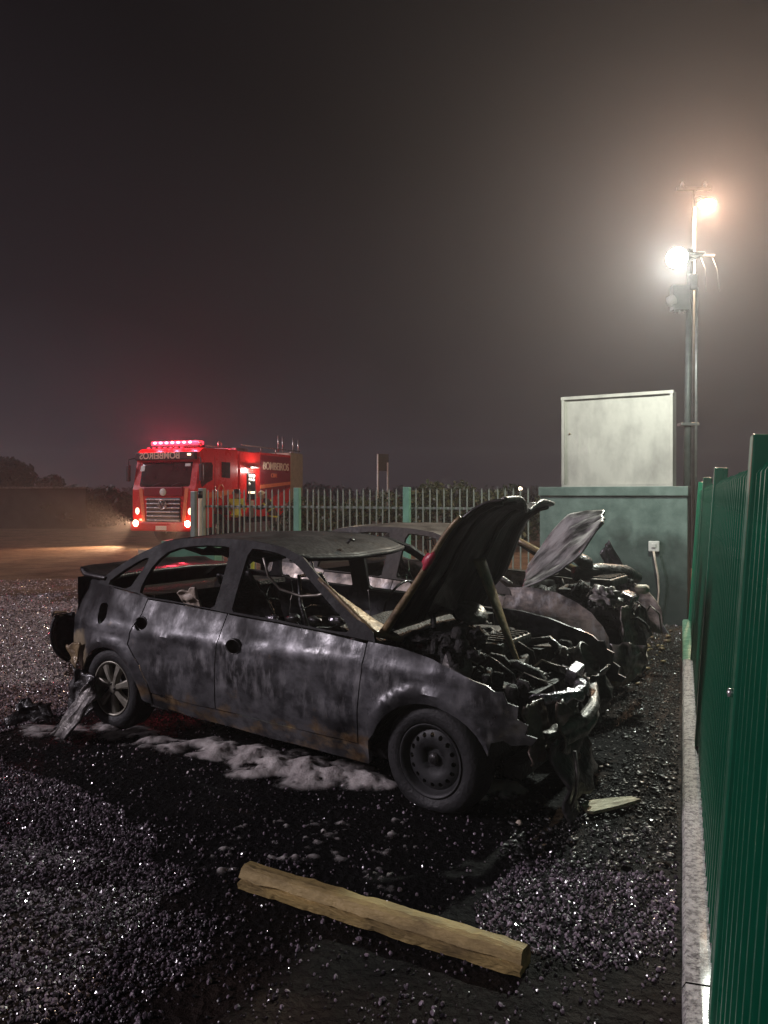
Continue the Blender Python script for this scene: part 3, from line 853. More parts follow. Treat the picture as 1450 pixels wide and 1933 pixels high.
def scrap_heap(parent, nm, boxes, m):
    b = MB()
    for i, (c, d, rz, ry) in enumerate(boxes):
        Rt = Matrix.Rotation(R(rz), 3, 'Z') @ Matrix.Rotation(R(ry), 3, 'Y')
        if m is M['char']:
            b.bbox(c, tuple(x * 1.25 for x in d), 0.012, Rt)
            for k in range(9):
                q = Rt @ Vector((random.uniform(-1, 1) * d[0], random.uniform(-1, 1) * d[1], random.uniform(-0.2, 1.0) * d[2])) + Vector(c)
                if k % 3 == 0: b.lump(q, (random.uniform(.03, .07), random.uniform(.03, .07), random.uniform(.02, .05)), i * 9 + k, 0.9, 3, None, 3.5)
                elif k % 3 == 1: b.lathe([(0, 0.03), (0.025, 0.03), (0.03, 0.02), (0.03, -0.03)], q, Matrix.Rotation(random.uniform(-.5, .5), 3, 'X') @ Matrix.Diagonal((random.uniform(.6, 1.6),) * 3), 12)
                else:
                    e1 = Vector((random.uniform(-.12, .12), random.uniform(-.12, .12), random.uniform(-.02, .06)))
                    b.tube([q, q + e1 * 0.6 + Vector((0, 0, 0.03)), q + e1 * 1.2, q + e1 * 1.5 - Vector((0, 0, 0.05))], random.uniform(.008, .02), 7)
        else:
            b.lump(c, d, i + 3, 0.9, 4, Rt, 3.4)
    return b.build(nm, M['matte'] if m is M['char'] else m, parent)

def make_car(name, loc, label, pm, variant):
    car = empty(name, (loc[0] + EV.x * HW, loc[1] + EV.y * HW, 0), math.atan2(EU.y, EU.x))
    tag(car, label, 'car')
    up = 0.06 if variant == 2 else 0.0
    for sign in (-1, 1):
        near = sign < 0
        S = make_surf(sign, variant * 5 + sign)
        lb = '' 
        # rear quarter
        q = [(-3.10, 0.90), (-3.085, 0.66), (-3.07, 0.50), (-2.99, 0.41)] + [(-2.905, 0.33)] + ARR[1:] + [(-2.185, 0.235), (-2.13, 0.22), (-2.14, 0.36), (-2.20, 0.48), (-2.33, 0.60), (-2.30, 0.72), (-2.245, 0.80), (-2.23, 0.905), (-2.35, 0.925), (-2.58, 0.945), (-2.80, 0.985), (-2.98, 0.985)]
        holes = [ring_poly(-2.655, 0.775, 0.052, 0.072, 18)] if near else []
        panel('rear_quarter', q, holes, S, pm, car, 0.035)
        if near:
            p0 = S(-2.655, 0.775)
            MB().lathe([(0.0, -0.06), (0.06, -0.06), (0.068, 0.0)], (p0[0], p0[1] - 0.004 * sign, p0[2]), Matrix.Rotation(R(90), 3, 'X') @ Matrix.Diagonal((0.8, 1.1, 1)), 20).build('fuel_filler_cup', M['char'], car)
        # doors
        rd = [(-2.222, 0.895), (-2.235, 0.80), (-2.29, 0.715), (-2.318, 0.603), (-2.19, 0.482), (-2.13, 0.36), (-2.12, 0.30), (-1.523, 0.285), (-1.500, 0.60), (-1.468, 0.865), (-1.85, 0.885)]
        fd = [(-1.460, 0.862), (-1.492, 0.60), (-1.515, 0.285), (-0.446, 0.262), (-0.425, 0.50), (-0.398, 0.80), (-0.70, 0.826), (-1.10, 0.845)]
        hh = lambda cx, cz: [ring_poly(cx, cz, 0.062, 0.046, 18)]
        d1 = panel('rear_door', rd, hh(-2.225, 0.745) if near else [], S, pm, car, 0.032)
        d2 = panel('front_door', fd, hh(-1.345, 0.690) if near else [], S, pm, car, 0.032)
        if near and variant == 1:
            for cx, cz, dd in ((-2.225, 0.745, d1), (-1.345, 0.69, d2)):
                p0 = S(cx, cz)
                MB().lathe([(0.0, -0.055), (0.055, -0.05), (0.066, -0.002), (0.062, 0.006), (0.056, 0.0)], p0, Matrix.Rotation(R(90), 3, 'X') @ Matrix.Diagonal((0.95, 0.72, 1)), 22).build('handle_recess', M['char'], dd)
        # sill
        sl = [(-2.13, 0.215), (-1.50, 0.185), (-0.40, 0.150), (-0.375, 0.20), (-0.44, 0.255), (-1.515, 0.278), (-2.12, 0.293), (-2.18, 0.24)]
        panel('sill', sl, [], lambda u, z: (S(u, z)[0], S(u, z)[1] - sign * 0.018, S(u, z)[2]), pm, car, 0.035, 0.03)
        # front wing
        if variant == 1:
            top = [(0.53, 0.405), (0.555, 0.44), (0.50, 0.455), (0.515, 0.50), (0.465, 0.525), (0.47, 0.585), (0.42, 0.60), (0.40, 0.65), (0.36, 0.645), (0.32, 0.675), (0.18, 0.715), (0.02, 0.765), (-0.18, 0.80), (-0.39, 0.812)]
        else:
            top = [(0.44, 0.44), (0.43, 0.56), (0.385, 0.64), (0.30, 0.73), (0.18, 0.80), (0.02, 0.86), (-0.18, 0.885), (-0.39, 0.87)]
        fe = [(-0.436, 0.255), (-0.37, 0.19)] + [(a, b_ + up * (0.4 + 0.6 * max(0, 1 - abs(a) / 0.36))) for a, b_ in ARF[1:]] + ([(0.345, 0.40), (0.40, 0.415), (0.44, 0.395), (0.50, 0.405)] if variant == 1 else [(0.40, 0.355), (0.50, 0.365)]) + top
        fe[0] = (-0.438, 0.262)
        panel('front_wing', fe, [], S, pm, car, 0.03)
        # arch liners
        for cu, rr in ((0.0, 0.36), (-2.555, 0.36)):
            lin = MB()
            def lf(a, b_, cu=cu, rr=rr):
                an = R(165 - 150 * a)
                return (cu + rr * math.cos(an), sign * (HW - 0.05 - 0.34 * b_), 0.235 + (rr - 0.03 + up * (cu == 0)) * math.sin(an) * 0.95)
            lin.grid(lf, 14, 3)
            lin.build('arch_liner', M['char'], car)
        # window frame: one pressing with three openings
        gh = [(-2.86, 0.962), (-2.58, 0.952), (-2.35, 0.932), (-2.222, 0.902), (-1.85, 0.892), (-1.465, 0.870), (-1.10, 0.852), (-0.70, 0.833), (-0.34, 0.812), (-0.37, 0.86), (-0.66, 1.02), (-0.98, 1.232), (-1.15, 1.282), (-1.42, 1.312), (-1.75, 1.318), (-2.02, 1.308), (-2.20, 1.285), (-2.46, 1.178), (-2.74, 1.032)]
        w1 = smooth_poly([(-2.72, 0.968), (-2.58, 0.960), (-2.435, 0.945), (-2.375, 1.05), (-2.31, 1.165), (-2.37, 1.165), (-2.55, 1.07)], 1)
        w2 = smooth_poly([(-2.32, 0.916), (-2.315, 1.0), (-2.25, 1.14), (-2.12, 1.235), (-1.85, 1.268), (-1.65, 1.270), (-1.575, 1.262), (-1.575, 1.05), (-1.585, 0.95), (-1.59, 0.885), (-1.70, 0.888), (-1.95, 0.903)], 1)
        w3 = smooth_poly([(-1.44, 0.878), (-1.435, 0.95), (-1.425, 1.10), (-1.415, 1.262), (-1.33, 1.262), (-1.15, 1.242), (-1.02, 1.19), (-0.90, 1.115), (-0.66, 0.955), (-0.52, 0.860), (-0.55, 0.836), (-0.75, 0.846), (-1.05, 0.863), (-1.35, 0.876)], 1)
        panel('window_frame', gh, [w1, w2, w3], S, M['sooty'] if variant == 1 else M['sooty2'], car, 0.028, 0.026)
        if near:
            b = MB()   # door gap at the middle pillar
            b.tube([S(-1.462, 0.87), S(-1.475, 1.05), S(-1.50, 1.26)], 0.007, 5)
            b.build('pillar_seam', M['char'], car)
        # tail end
    # roof skin, sagging to the windscreen header
    def roof(a, b_):
        u = -2.17 + (1.13) * a
        yv = (b_ - 0.5) * 2
        edge = [(-2.17, 1.288), (-2.02, 1.308), (-1.75, 1.318), (-1.42, 1.312), (-1.15, 1.282), (-1.04, 1.252)]
        z = np.interp(u, [k[0] for k in edge], [k[1] for k in edge])
        hw = HW - 0.1085 - (z - 0.90) * 0.34 - 0.08 * (z - 0.9) ** 2 + 0.012
        cr_ = 1 - yv * yv
        z += 0.024 * cr_ - 0.040 * cr_ * max(0, (u + 1.75) / 0.7) ** 1.5
        u2 = u + 0.09 * cr_ * a
        z -= 0.016 * max(0, a - 0.85) / 0.15
        z += 0.007 * cr_ * noise.noise(Vector((u * 3, yv * 2.2, variant)))
        return (u2, yv * hw, z)
    r_ = MB().grid(roof, 36, 40).build('roof', M['sooty'] if variant == 1 else M['sooty2'], car)
    sm_ = r_.modifiers.new('sheet', 'SOLIDIFY'); sm_.thickness = 0.02; sm_.offset = -1
    hd = MB()
    hd.tube([Vector(roof(1, k / 14)) + Vector((0.0, 0, -0.016)) for k in range(15)], 0.018, 8)
    hd.build('windscreen_header', M['sooty'] if variant == 1 else pm, car)
    hd = MB(); hd.tube([Vector(roof(0, k / 14)) + Vector((-0.005, 0, -0.012)) for k in range(15)], 0.02, 8)
    hd.build('rear_window_header', pm, car)
    # boot lid, rear panel
    def boot(a, b_):
        u = -2.74 - 0.40 * a; y_ = (b_ - 0.5) * 2 * (0.70 - 0.07 * a * a)
        z = 1.015 + 0.012 * a - 0.02 * (2 * b_ - 1) ** 2 + 0.035 * max(0, a - 0.8) / 0.2 + 0.008 * noise.noise(Vector((u * 4, y_ * 4, 1)))
        return (u, y_, z)
    bo = MB().grid(boot, 14, 24).build('boot_lid', M['soot_hood'], car)
    bo.modifiers.new('sheet', 'SOLIDIFY').thickness = 0.025
    def tail(a, b_):
        y_ = (b_ - 0.5) * 2 * 0.70
        z = 1.00 - 0.58 * a
        return (-3.115 + 0.05 * (2 * b_ - 1) ** 2 + 0.03 * a * a, y_, z)
    MB().grid(tail, 10, 20).build('rear_panel', pm, car)
    # floor pan, bulkhead, parcel shelf, seats
    MB().box((-1.35, 0, 0.20), (3.1, 1.46, 0.05)).build('floor_pan', M['matte'], car)
    def bh(a, b_):
        return (-0.42 + 0.05 * noise.noise(Vector((a * 5, b_ * 7, 0))), (b_ - 0.5) * 1.46, 0.22 + 0.56 * a)
    MB().grid(bh, 12, 24).build('bulkhead', M['matte'], car)
    MB().box((-2.50, 0, 0.905), (0.52, 1.36, 0.03)).build('parcel_shelf', M['matte'], car)
    da = MB()
    da.tube([(-0.58, -0.70, 0.74), (-0.62, -0.3, 0.77), (-0.60, 0.1, 0.73), (-0.64, 0.4, 0.78), (-0.58, 0.70, 0.75)], 0.045, 10)
    for i in range(9):
        da.lump((-0.58 + random.uniform(-.1, .1), -0.6 + i * 0.15, 0.66 + random.uniform(-.06, .05)), (0.09, 0.10, 0.10), i + variant * 20, 0.6, 2)
    da.build('dashboard_beam', M['char'], car)
    for y_ in (-0.36, 0.36):
        se = MB()
        bx0, tilt = -1.48, -0.24
        fr_ = [(bx0, y_ - 0.21, 0.40), (bx0 + tilt * 0.7, y_ - 0.20, 0.82), (bx0 + tilt, y_ - 0.13, 1.0), (bx0 + tilt, y_ + 0.13, 1.0), (bx0 + tilt * 0.7, y_ + 0.20, 0.82), (bx0, y_ + 0.21, 0.40)]
        se.tube(fr_, 0.016, 8)
        for k in range(6):
            z = 0.45 + k * 0.08; x_ = bx0 + tilt * (z - 0.4) / 0.6
            se.tube([(x_, y_ - 0.2, z), (x_ - 0.03, y_ - 0.07, z + 0.012), (x_ - 0.03, y_ + 0.07, z - 0.01), (x_, y_ + 0.2, z)], 0.006, 5)
        for k in (-0.06, 0.06): se.tube([(bx0 + tilt, y_ + k, 1.0), (bx0 + tilt - 0.03, y_ + k, 1.10)], 0.007, 6)
        se.tube([(bx0 + tilt - 0.03, y_ - 0.09, 1.10), (bx0 + tilt - 0.035, y_ - 0.07, 1.16), (bx0 + tilt - 0.035, y_ + 0.07, 1.16), (bx0 + tilt - 0.03, y_ + 0.09, 1.10)], 0.009, 6)
        se.box((bx0 + 0.24, y_, 0.36), (0.50, 0.44, 0.10))
        sx = se.build('seat_frame', M['char'], car)
    rs_ = MB()
    def rsb(a, b_): return (-2.20 - 0.16 * a + 0.04 * noise.noise(Vector((a * 4, b_ * 6, variant))), (b_ - 0.5) * 1.36, 0.42 + 0.46 * a)
    rs_.grid(rsb, 14, 30); rs_.box((-1.98, 0, 0.38), (0.46, 1.34, 0.12)); rs_.build('rear_seat', M['matte'], car)
    return car

car1 = make_car('burnt_sedan', (0.215, 3.9), 'charred grey sedan in front with raised hood and foam under its sill', M['burnt'], 1)
wheel(car1, 0.0, -HW + 0.035, 0.245, -1, 'steel', -4)
wheel(car1, -2.555, -HW + 0.045, 0.262, -1, 'alloy')
wheel(car1, 0.0, HW - 0.035, 0.245, 1, 'steel', -4)
wheel(car1, -2.555, HW - 0.045, 0.262, 1, 'alloy')

def ny(v): return -HW + v            # v measured inward from the near side

# hood of the front car, standing open: underside towards the camera
NE = [(-0.39, 0.835), (-0.27, 0.99), (-0.13, 1.165), (-0.02, 1.33), (0.085, 1.465), (0.17, 1.535), (0.25, 1.575), (0.335, 1.585)]
FE = [(-0.36, 0.845), (-0.29, 0.97), (-0.20, 1.10), (-0.14, 1.24), (-0.085, 1.38), (-0.02, 1.47), (0.06, 1.525), (0.16, 1.55)]
def interp(path, s):
    k = s * (len(path) - 1); i = min(int(k), len(path) - 2); t = k - i
    return Vector(path[i]) * (1 - t) + Vector(path[i + 1]) * t
def hood1(a, b_):
    p = interp(NE, a) * (1 - b_) + interp(FE, a) * b_
    v = 0.20 + b_ * 1.14 + 0.05 * math.sin(math.pi * a) * (1 if b_ > 0.5 else -1) * abs(2 * b_ - 1)
    bul = math.sin(math.pi * b_)
    u, z = p.x - 0.05 * bul * math.sin(math.pi * min(1, a * 1.1)), p.y + 0.02 * bul
    dip = math.exp(-((b_ - 0.52) / 0.13) ** 2) * max(0, (a - 0.72) / 0.28) ** 1.3
    z -= 0.075 * dip; u -= 0.03 * dip
    u += 0.012 * noise.noise(Vector((a * 5, b_ * 5, 2))) + 0.010 * math.sin(b_ * 34) * (0.25 < a < 0.9) * 0.8
    return (u, ny(v), z)
h1 = MB().grid(hood1, 40, 60).build('hood', M['soot_hood'], car1)
h1.modifiers.new('sheet', 'SOLIDIFY').thickness = 0.014
# hood inner ribs and rolled front lip
for b0 in (0.06, 0.30, 0.68, 0.93):
    MB().tube([Vector(hood1(a / 12 * 0.9 + 0.03, b0)) + Vector((0.018, 0, -0.012)) for a in range(13)], [0.020] * 13, 6).build('stiffener', M['soot_hood'], h1)
MB().tube([Vector(hood1(1, k / 30)) + Vector((0.0, 0, 0.0)) for k in range(0, 16)], 0.012, 7).build('front_lip', M['alu'], h1)
MB().tube([Vector(hood1(1, k / 30)) + Vector((0.0, 0, 0.0)) for k in range(16, 31)], 0.012, 7).build('front_lip', M['alu'], h1)
ed = [Vector(hood1(a / 16 * 0.62, 0.0)) for a in range(17)]
MB().tube([p + Vector((0.006, -0.01, 0)) for p in ed], [0.026 - 0.0008 * i for i in range(17)], 8).build('rusty_edge', M['rust'], h1)
MB().lump(Vector(hood1(0.37, 0.0)) + Vector((0.008, -0.036, 0.0)), (0.026, 0.010, 0.055), 4, 0.5, 2, Matrix.Rotation(R(35), 3, 'Y')).build('melted_badge', M['pink'], h1)
st = MB()
def strutf(a, b_):
    u = -0.045 + 0.265 * a; z = 1.235 - 0.64 * a
    wv = (0.075 - 0.055 * a)
    return (u + 0.012 * math.sin(b_ * math.pi), ny(0.70 + (b_ - 0.5) * 2 * wv), z)
stp = MB().grid(strutf, 24, 7).build('hanging_stiffener', M['rust'], car1); stp.modifiers.new('sheet', 'SOLIDIFY').thickness = 0.012
MB().tube([(0.21, ny(0.70), 0.60), (0.232, ny(0.69), 0.55), (0.236, ny(0.70), 0.50)], 0.006, 6).build('stay_rod', M['rust'], car1)
# windscreen scuttle burnt to tan rust
def scut(a, b_):
    v = 0.10 + 1.44 * b_
    return (-0.62 + 0.27 * a, ny(v), 0.865 - 0.085 * a + 0.03 * math.sin(math.pi * b_) + 0.012 * noise.noise(Vector((a * 4, b_ * 9, 3))))
MB().grid(scut, 8, 40).build('scuttle', M['matte'], car1)
def ap(a, b_):   # inner face of the pillar foot
    return (-0.82 + 0.45 * a + 0.05 * b_ * (0.3 + a), ny(0.150 - 0.085 * a + 0.16 * b_ * (0.25 + a)), 1.115 - 0.275 * a - 0.055 * b_ + 0.01 * noise.noise(Vector((a * 6, b_ * 6, 1))))
MB().grid(ap, 12, 5).build('pillar_foot', M['rust'], car1).modifiers.new('sheet', 'SOLIDIFY').thickness = 0.02

# engine bay
def S1(v): return ny(v)
scrap_heap(car1, 'engine', [((0.05, S1(0.75), 0.56), (0.24, 0.28, 0.17), 15, 5), ((-0.20, S1(0.45), 0.66), (0.16, 0.24, 0.13), 40, 10), ((0.22, S1(0.55), 0.50), (0.15, 0.22, 0.12), 0, 10), ((0.12, S1(1.15), 0.58), (0.22, 0.20, 0.16), -20, 0), ((-0.18, S1(1.0), 0.68), (0.18, 0.3, 0.13), 10, 0), ((0.30, S1(0.9), 0.47), (0.12, 0.3, 0.12), 0, 0)], M['char'])
scrap_heap(car1, 'air_box', [((-0.10, S1(0.42), 0.79), (0.17, 0.17, 0.11), 20, 4), ((0.02, S1(0.30), 0.74), (0.12, 0.10, 0.08), 60, 0)], M['char'])
scrap_heap(car1, 'battery_tray', [((0.10, S1(0.38), 0.62), (0.12, 0.10, 0.07), 20, 0)], M['char'])
MB().lathe([(0, 0.02), (0.05, 0.022), (0.085, 0.012), (0.10, -0.012), (0.08, -0.02)], (-0.06, S1(0.62), 0.93), Matrix.Rotation(R(22), 3, 'X') @ Matrix.Rotation(R(25), 3, 'Y'), 20).build('air_filter_lid', M['alu'], car1)
MB().lathe([(0.0, 0.03), (0.055, 0.03), (0.075, 0.0), (0.085, -0.09), (0.08, -0.2)], (0.02, S1(0.30), 0.76), None, 18).build('strut_tower', M['alu'], car1)
scrap_heap(car1, 'alternator', [((0.30, S1(0.66), 0.585), (0.06, 0.085, 0.045), 0, 0)], M['alu'])
scrap_heap(car1, 'coolant_pump', [((0.38, S1(1.02), 0.63), (0.075, 0.07, 0.065), 30, 20)], M['alu'])
for i, (a, b_, h) in enumerate(((-0.05, 0.25, 0.10), (0.10, 0.30, 0.12), (0.18, 0.5, 0.08), (0.0, 0.8, 0.10), (0.24, 0.75, 0.06), (-0.2, 0.6, 0.1), (0.28, 0.4, 0.07))):
    z0 = 0.66 - 0.25 * max(0, a)
    pts = [(a, S1(b_), z0), (a + 0.06, S1(b_ + 0.05), z0 + h), (a + 0.14, S1(b_ + 0.02), z0 + h * 0.8), (a + 0.20, S1(b_ + 0.10), z0 + 0.02), (a + 0.24, S1(b_ + 0.08), z0 - 0.08)]
    MB().tube(pts, random.choice((0.004, 0.006, 0.009)), 6).build('wire', M['wire'] if i % 2 == 0 else M['char'], car1)
vc = MB(); vc.bbox((0.06, S1(0.80), 0.735), (0.17, 0.46, 0.07), 0.02)
for k in range(7): vc.box((0.06, S1(0.62) + 0.06 * k, 0.776), (0.15, 0.012, 0.012))
vc.build('valve_cover', M['alu_dark'], car1)
for k in range(4):
    yk = S1(0.62 + 0.11 * k)
    MB().tube([(-0.02, yk, 0.70), (-0.10, yk, 0.77), (-0.17, yk, 0.76), (-0.20, yk, 0.68)], 0.026, 10).build('intake_runner', M['matte'], car1)
MB().tube([(0.20, S1(0.50), 0.66), (0.28, S1(0.48), 0.69), (0.36, S1(0.56), 0.64), (0.39, S1(0.62), 0.55)], 0.027, 10).build('radiator_hose', M['char'], car1)
MB().tube([(0.10, S1(1.05), 0.70), (0.22, S1(1.12), 0.72), (0.34, S1(1.10), 0.64), (0.39, S1(1.05), 0.54)], 0.024, 10).build('radiator_hose', M['char'], car1)
# front panel: bright wet crossmember, lamp bowl, hanging skins
def crossm(a, b_):
    v = 0.30 + 0.58 * a
    u = 0.365 + 0.20 * math.sin(math.pi * min(1, a * 0.95 + 0.1)) + 0.012 * noise.noise(Vector((a * 14, b_ * 3, 0)))
    z = 0.575 + 0.03 * a + 0.018 * noise.noise(Vector((a * 11, b_ * 2, 5)))
    k = [(0, 0), (0.035, 0.022), (0.075, 0.016), (0.085, -0.03)]
    i = min(int(b_ * 3), 2); t = b_ * 3 - i
    return (u + k[i][0] * (1 - t) + k[i + 1][0] * t, ny(v), z + k[i][1] * (1 - t) + k[i + 1][1] * t)
MB().grid(crossm, 46, 10).build('front_crossmember', M['bare'], car1).modifiers.new('sheet', 'SOLIDIFY').thickness = 0.008
MB().lathe([(0.0, -0.06), (0.05, -0.05), (0.085, -0.01), (0.10, 0.03), (0.09, 0.035)], (0.50, S1(0.95), 0.66), Matrix.Rotation(R(58), 3, 'Y'), 20).build('headlamp_bowl', M['alu'], car1)
bx = MB(); bx.bbox((0.52, S1(0.72), 0.625), (0.06, 0.13, 0.09), 0.01, Matrix.Rotation(R(18), 3, 'Y') @ Matrix.Rotation(R(12), 3, 'X')); bx.build('latch_bracket', M['bare'], car1)
def skin(nm, u0, v0, v1, ztop, zbot, m, lean=0.0, sd=0):
    def fn(a, b_):
        v = v0 + (v1 - v0) * b_; z = ztop + (zbot - ztop) * a
        return (u0 + lean * a + 0.045 * noise.noise(Vector((a * 2.5, b_ * 3.5, sd))) + 0.02 * noise.noise(Vector((a * 7, b_ * 9, sd + 3))), ny(v), z + 0.03 * noise.noise(Vector((b_ * 5, a, sd + 7))))
    o = MB().grid(fn, 18, 16).build(nm, m, car1); o.modifiers.new('sheet', 'SOLIDIFY').thickness = 0.01; return o
skin('lamp_panel', 0.49, 0.10, 0.36, 0.58, 0.30, M['scorch'], 0.05, 1)
skin('melted_skin', 0.58, 0.30, 0.55, 0.57, 0.24, M['scorch'], 0.03, 4)
skin('melted_skin', 0.50, 0.64, 0.98, 0.58, 0.24, M['char'], 0.04, 8)
skin('melted_skin', 0.53, 1.00, 1.34, 0.56, 0.28, M['char'], 0.0, 11)
rad = MB(); rad.bbox((0.40, S1(0.84), 0.42), (0.05, 0.86, 0.30), 0.006); rad.build('radiator', M['char'], car1)
# bumper beam torn loose and sloping up to the far side
def beam(a, b_):
    v = 0.24 + 0.80 * a
    u = 0.47 + 0.16 * math.sin(math.pi * (0.12 + 0.80 * a)) + 0.012 * noise.noise(Vector((a * 9, 0, 2)))
    z = 0.385 + 0.10 * a - 0.02 * math.sin(math.pi * a)
    k = [(-0.03, 0.055), (0.018, 0.052), (0.028, 0.02), (0.012, 0.0), (0.028, -0.02), (0.018, -0.05), (-0.03, -0.055)]
    i = min(int(b_ * 6), 5); t = b_ * 6 - i
    return (u + k[i][0] * (1 - t) + k[i + 1][0] * t, ny(v), z + (k[i][1] * (1 - t) + k[i + 1][1] * t) * (1.0 if a > 0.1 else 0.7))
MB().grid(beam, 34, 19).build('bumper_beam', M['alu'], car1).modifiers.new('sheet', 'SOLIDIFY').thickness = 0.008
def drape(a, b_):
    s = b_
    return (0.62 + 0.07 * a - 0.04 * s + 0.05 * noise.noise(Vector((a * 3, s * 4, 9))), ny(0.16 + 0.50 * s + 0.06 * a), 0.40 - 0.385 * a * (1 - 0.35 * s) + 0.03 * noise.noise(Vector((s * 6, a, 2))))
MB().grid(drape, 18, 12).build('melted_bumper', M['char'], car1).modifiers.new('sheet', 'SOLIDIFY').thickness = 0.018
MB().tube([(0.685, S1(0.25), 0.36), (0.70, S1(0.25), 0.26), (0.685, S1(0.27), 0.15), (0.655, S1(0.27), 0.06)], [0.010, 0.008, 0.008, 0.006], 6).build('bumper_strip', M['alu'], car1)
MB().bbox((0.36, S1(0.75), 0.20), (0.10, 1.0, 0.08), 0.01).build('subframe', M['char'], car1)
# rear end: bumper corner hanging off and a fallen skin against the rear wheel
def bump(a, b_):
    th = R(-75 + 150 * b_)
    rr_ = math.sqrt(max(0.02, 1 - (2 * a - 0.85) ** 2 * 0.8))
    return (-3.16 - 0.15 * math.cos(th) * rr_ - 0.03 * a, ny(0.12) - 0.12 * math.sin(th) * rr_ + 0.03 * a, 0.73 - 0.36 * a - 0.02 * math.cos(th))
MB().grid(bump, 14, 16).build('hanging_bumper_corner', M['char'], car1).modifiers.new('sheet', 'SOLIDIFY').thickness = 0.03
MB().tube([(-3.20, ny(0.02), 0.715), (-3.27, ny(0.08), 0.722), (-3.26, ny(0.18), 0.72)], [0.008, 0.014, 0.008], 7).build('bumper_edge', M['alu'], car1)
def quad_sheet(nm, P, m, parent, sd, n=16, amp=0.03, th=0.012):
    P = [Vector(p) for p in P]
    def fn(a, b_):
        p = (P[0] * (1 - a) + P[1] * a) * (1 - b_) + (P[3] * (1 - a) + P[2] * a) * b_
        nn = Vector((noise.noise(Vector((a * 3, b_ * 3, sd))), noise.noise(Vector((a * 3, b_ * 3, sd + 9))), noise.noise(Vector((a * 3, b_ * 3, sd + 5)))))
        return tuple(p + nn * amp)
    o = MB().grid(fn, n, n).build(nm, m, parent); o.modifiers.new('sheet', 'SOLIDIFY').thickness = th; return o
quad_sheet('inner_wing_flap', [(-2.90, ny(-0.03), 0.40), (-2.62, ny(-0.035), 0.34), (-2.68, ny(-0.06), 0.10), (-2.90, ny(-0.06), 0.04)], M['char'], car1, 3, amp=0.05)
quad_sheet('tan_bumper_bracket', [(-3.05, ny(0.04), 0.52), (-2.86, ny(0.015), 0.55), (-2.90, ny(0.02), 0.37), (-2.99, ny(0.04), 0.34)], M['rust'], car1, 6, amp=0.02)
# cabin remains
MB().tube([(-1.30, ny(0.22), 1.215), (-1.28, ny(0.24), 1.10), (-1.20, ny(0.26), 1.02), (-1.05, ny(0.28), 0.985), (-0.92, ny(0.28), 1.0), (-0.84, ny(0.24), 1.02)], 0.009, 6).build('hanging_seal', M['wire'], car1)
MB().tube([(-1.08, ny(0.5), 1.05), (-0.98, ny(0.52), 0.98), (-0.86, ny(0.55), 0.84), (-0.80, ny(0.5), 0.76)], 0.007, 6).build('hanging_wire', M['wire'], car1)
MB().tube([(-1.35, ny(0.9), 1.0), (-1.30, ny(0.92), 0.86), (-1.12, ny(0.9), 0.76)], 0.007, 6).build('hanging_wire', M['wire'], car1)
swp = [(0.17 * math.cos(2 * math.pi * k / 24), 0.17 * math.sin(2 * math.pi * k / 24)) for k in range(25)]
MB().tube([(-0.92 + 0.35 * p[1], 0.36 + p[0], 0.86 + 0.85 * p[1]) for p in swp], 0.009, 6, cap=False).build('steering_wheel_ring', M['char'], car1)
def sag(a, b_):
    return (-2.15 + 0.62 * a, ny(0.30 + 1.05 * b_), 1.28 - 0.13 * math.sin(math.pi * b_) * (0.4 + 0.6 * math.sin(math.pi * a)) - 0.06 * noise.noise(Vector((a * 5, b_ * 6, 4))) - 0.03)
MB().grid(sag, 14, 20).build('sagging_headliner', M['matte'], car1)
quad_sheet('seat_cover', [(-1.74, ny(0.25), 1.06), (-1.50, ny(0.30), 1.12), (-1.50, ny(0.62), 0.72), (-1.95, ny(0.62), 0.62)], M['char'], car1, 12, amp=0.06)
quad_sheet('door_card', [(-2.02, ny(0.16), 0.95), (-1.86, ny(0.17), 1.0), (-1.84, ny(0.2), 0.86), (-1.98, ny(0.2), 0.86)], M['cream'], car1, 15, amp=0.02)
for k in range(5):
    MB().lump((-1.2 + 0.13 * k, ny(0.20 + 0.04 * k), 0.845 + 0.01 * (k % 2)), (0.05, 0.03, 0.025), k, 0.6, 2).build('melted_trim', M['bare'] if k % 3 == 0 else M['char'], car1)
MB().tube([(-1.02, ny(0.72), 1.287), (-1.00, ny(0.73), 1.315), (-0.985, ny(0.75), 1.305)], 0.009, 6).build('aerial_stub', M['char'], car1)

# second car
car2 = make_car('burnt_sedan', (1.26, 5.83), 'brownish burnt sedan behind, nose near the green wall', M['burnt2'], 2)
for u, sgn in ((0.0, -1), (-2.555, -1), (0.0, 1), (-2.555, 1)):
    wheel(car2, u, sgn * (HW - 0.06), 0.255, sgn, 'steel')
N2 = [(-0.27, 0.885), (-0.12, 0.945), (0.05, 1.037), (0.14, 1.12), (0.22, 1.205), (0.36, 1.407)]
F2 = [(-0.44, 1.00), (-0.37, 1.11), (-0.226, 1.293), (-0.066, 1.451), (0.09, 1.483), (0.221, 1.489)]
def hood2(a, b_):
    p = interp(N2, a) * (1 - b_) + interp(F2, a) * b_
    return (p.x + 0.02 * noise.noise(Vector((a * 3, b_ * 7, 1))), ny(0.10 + 0.50 * b_), p.y + 0.025 * noise.noise(Vector((a * 2, b_ * 8, 6))) - 0.03 * math.sin(math.pi * b_))
h2 = MB().grid(hood2, 30, 30).build('hood', M['streak_hood'], car2); h2.modifiers.new('sheet', 'SOLIDIFY').thickness = 0.016
MB().tube([(-0.02, ny(0.62), 0.955), (0.10, ny(0.85), 0.96), (0.24, ny(1.15), 0.93), (0.30, ny(1.30), 0.88)], [0.06, 0.075, 0.07, 0.05], 12).build('scorched_manifold', M['char'], car2)
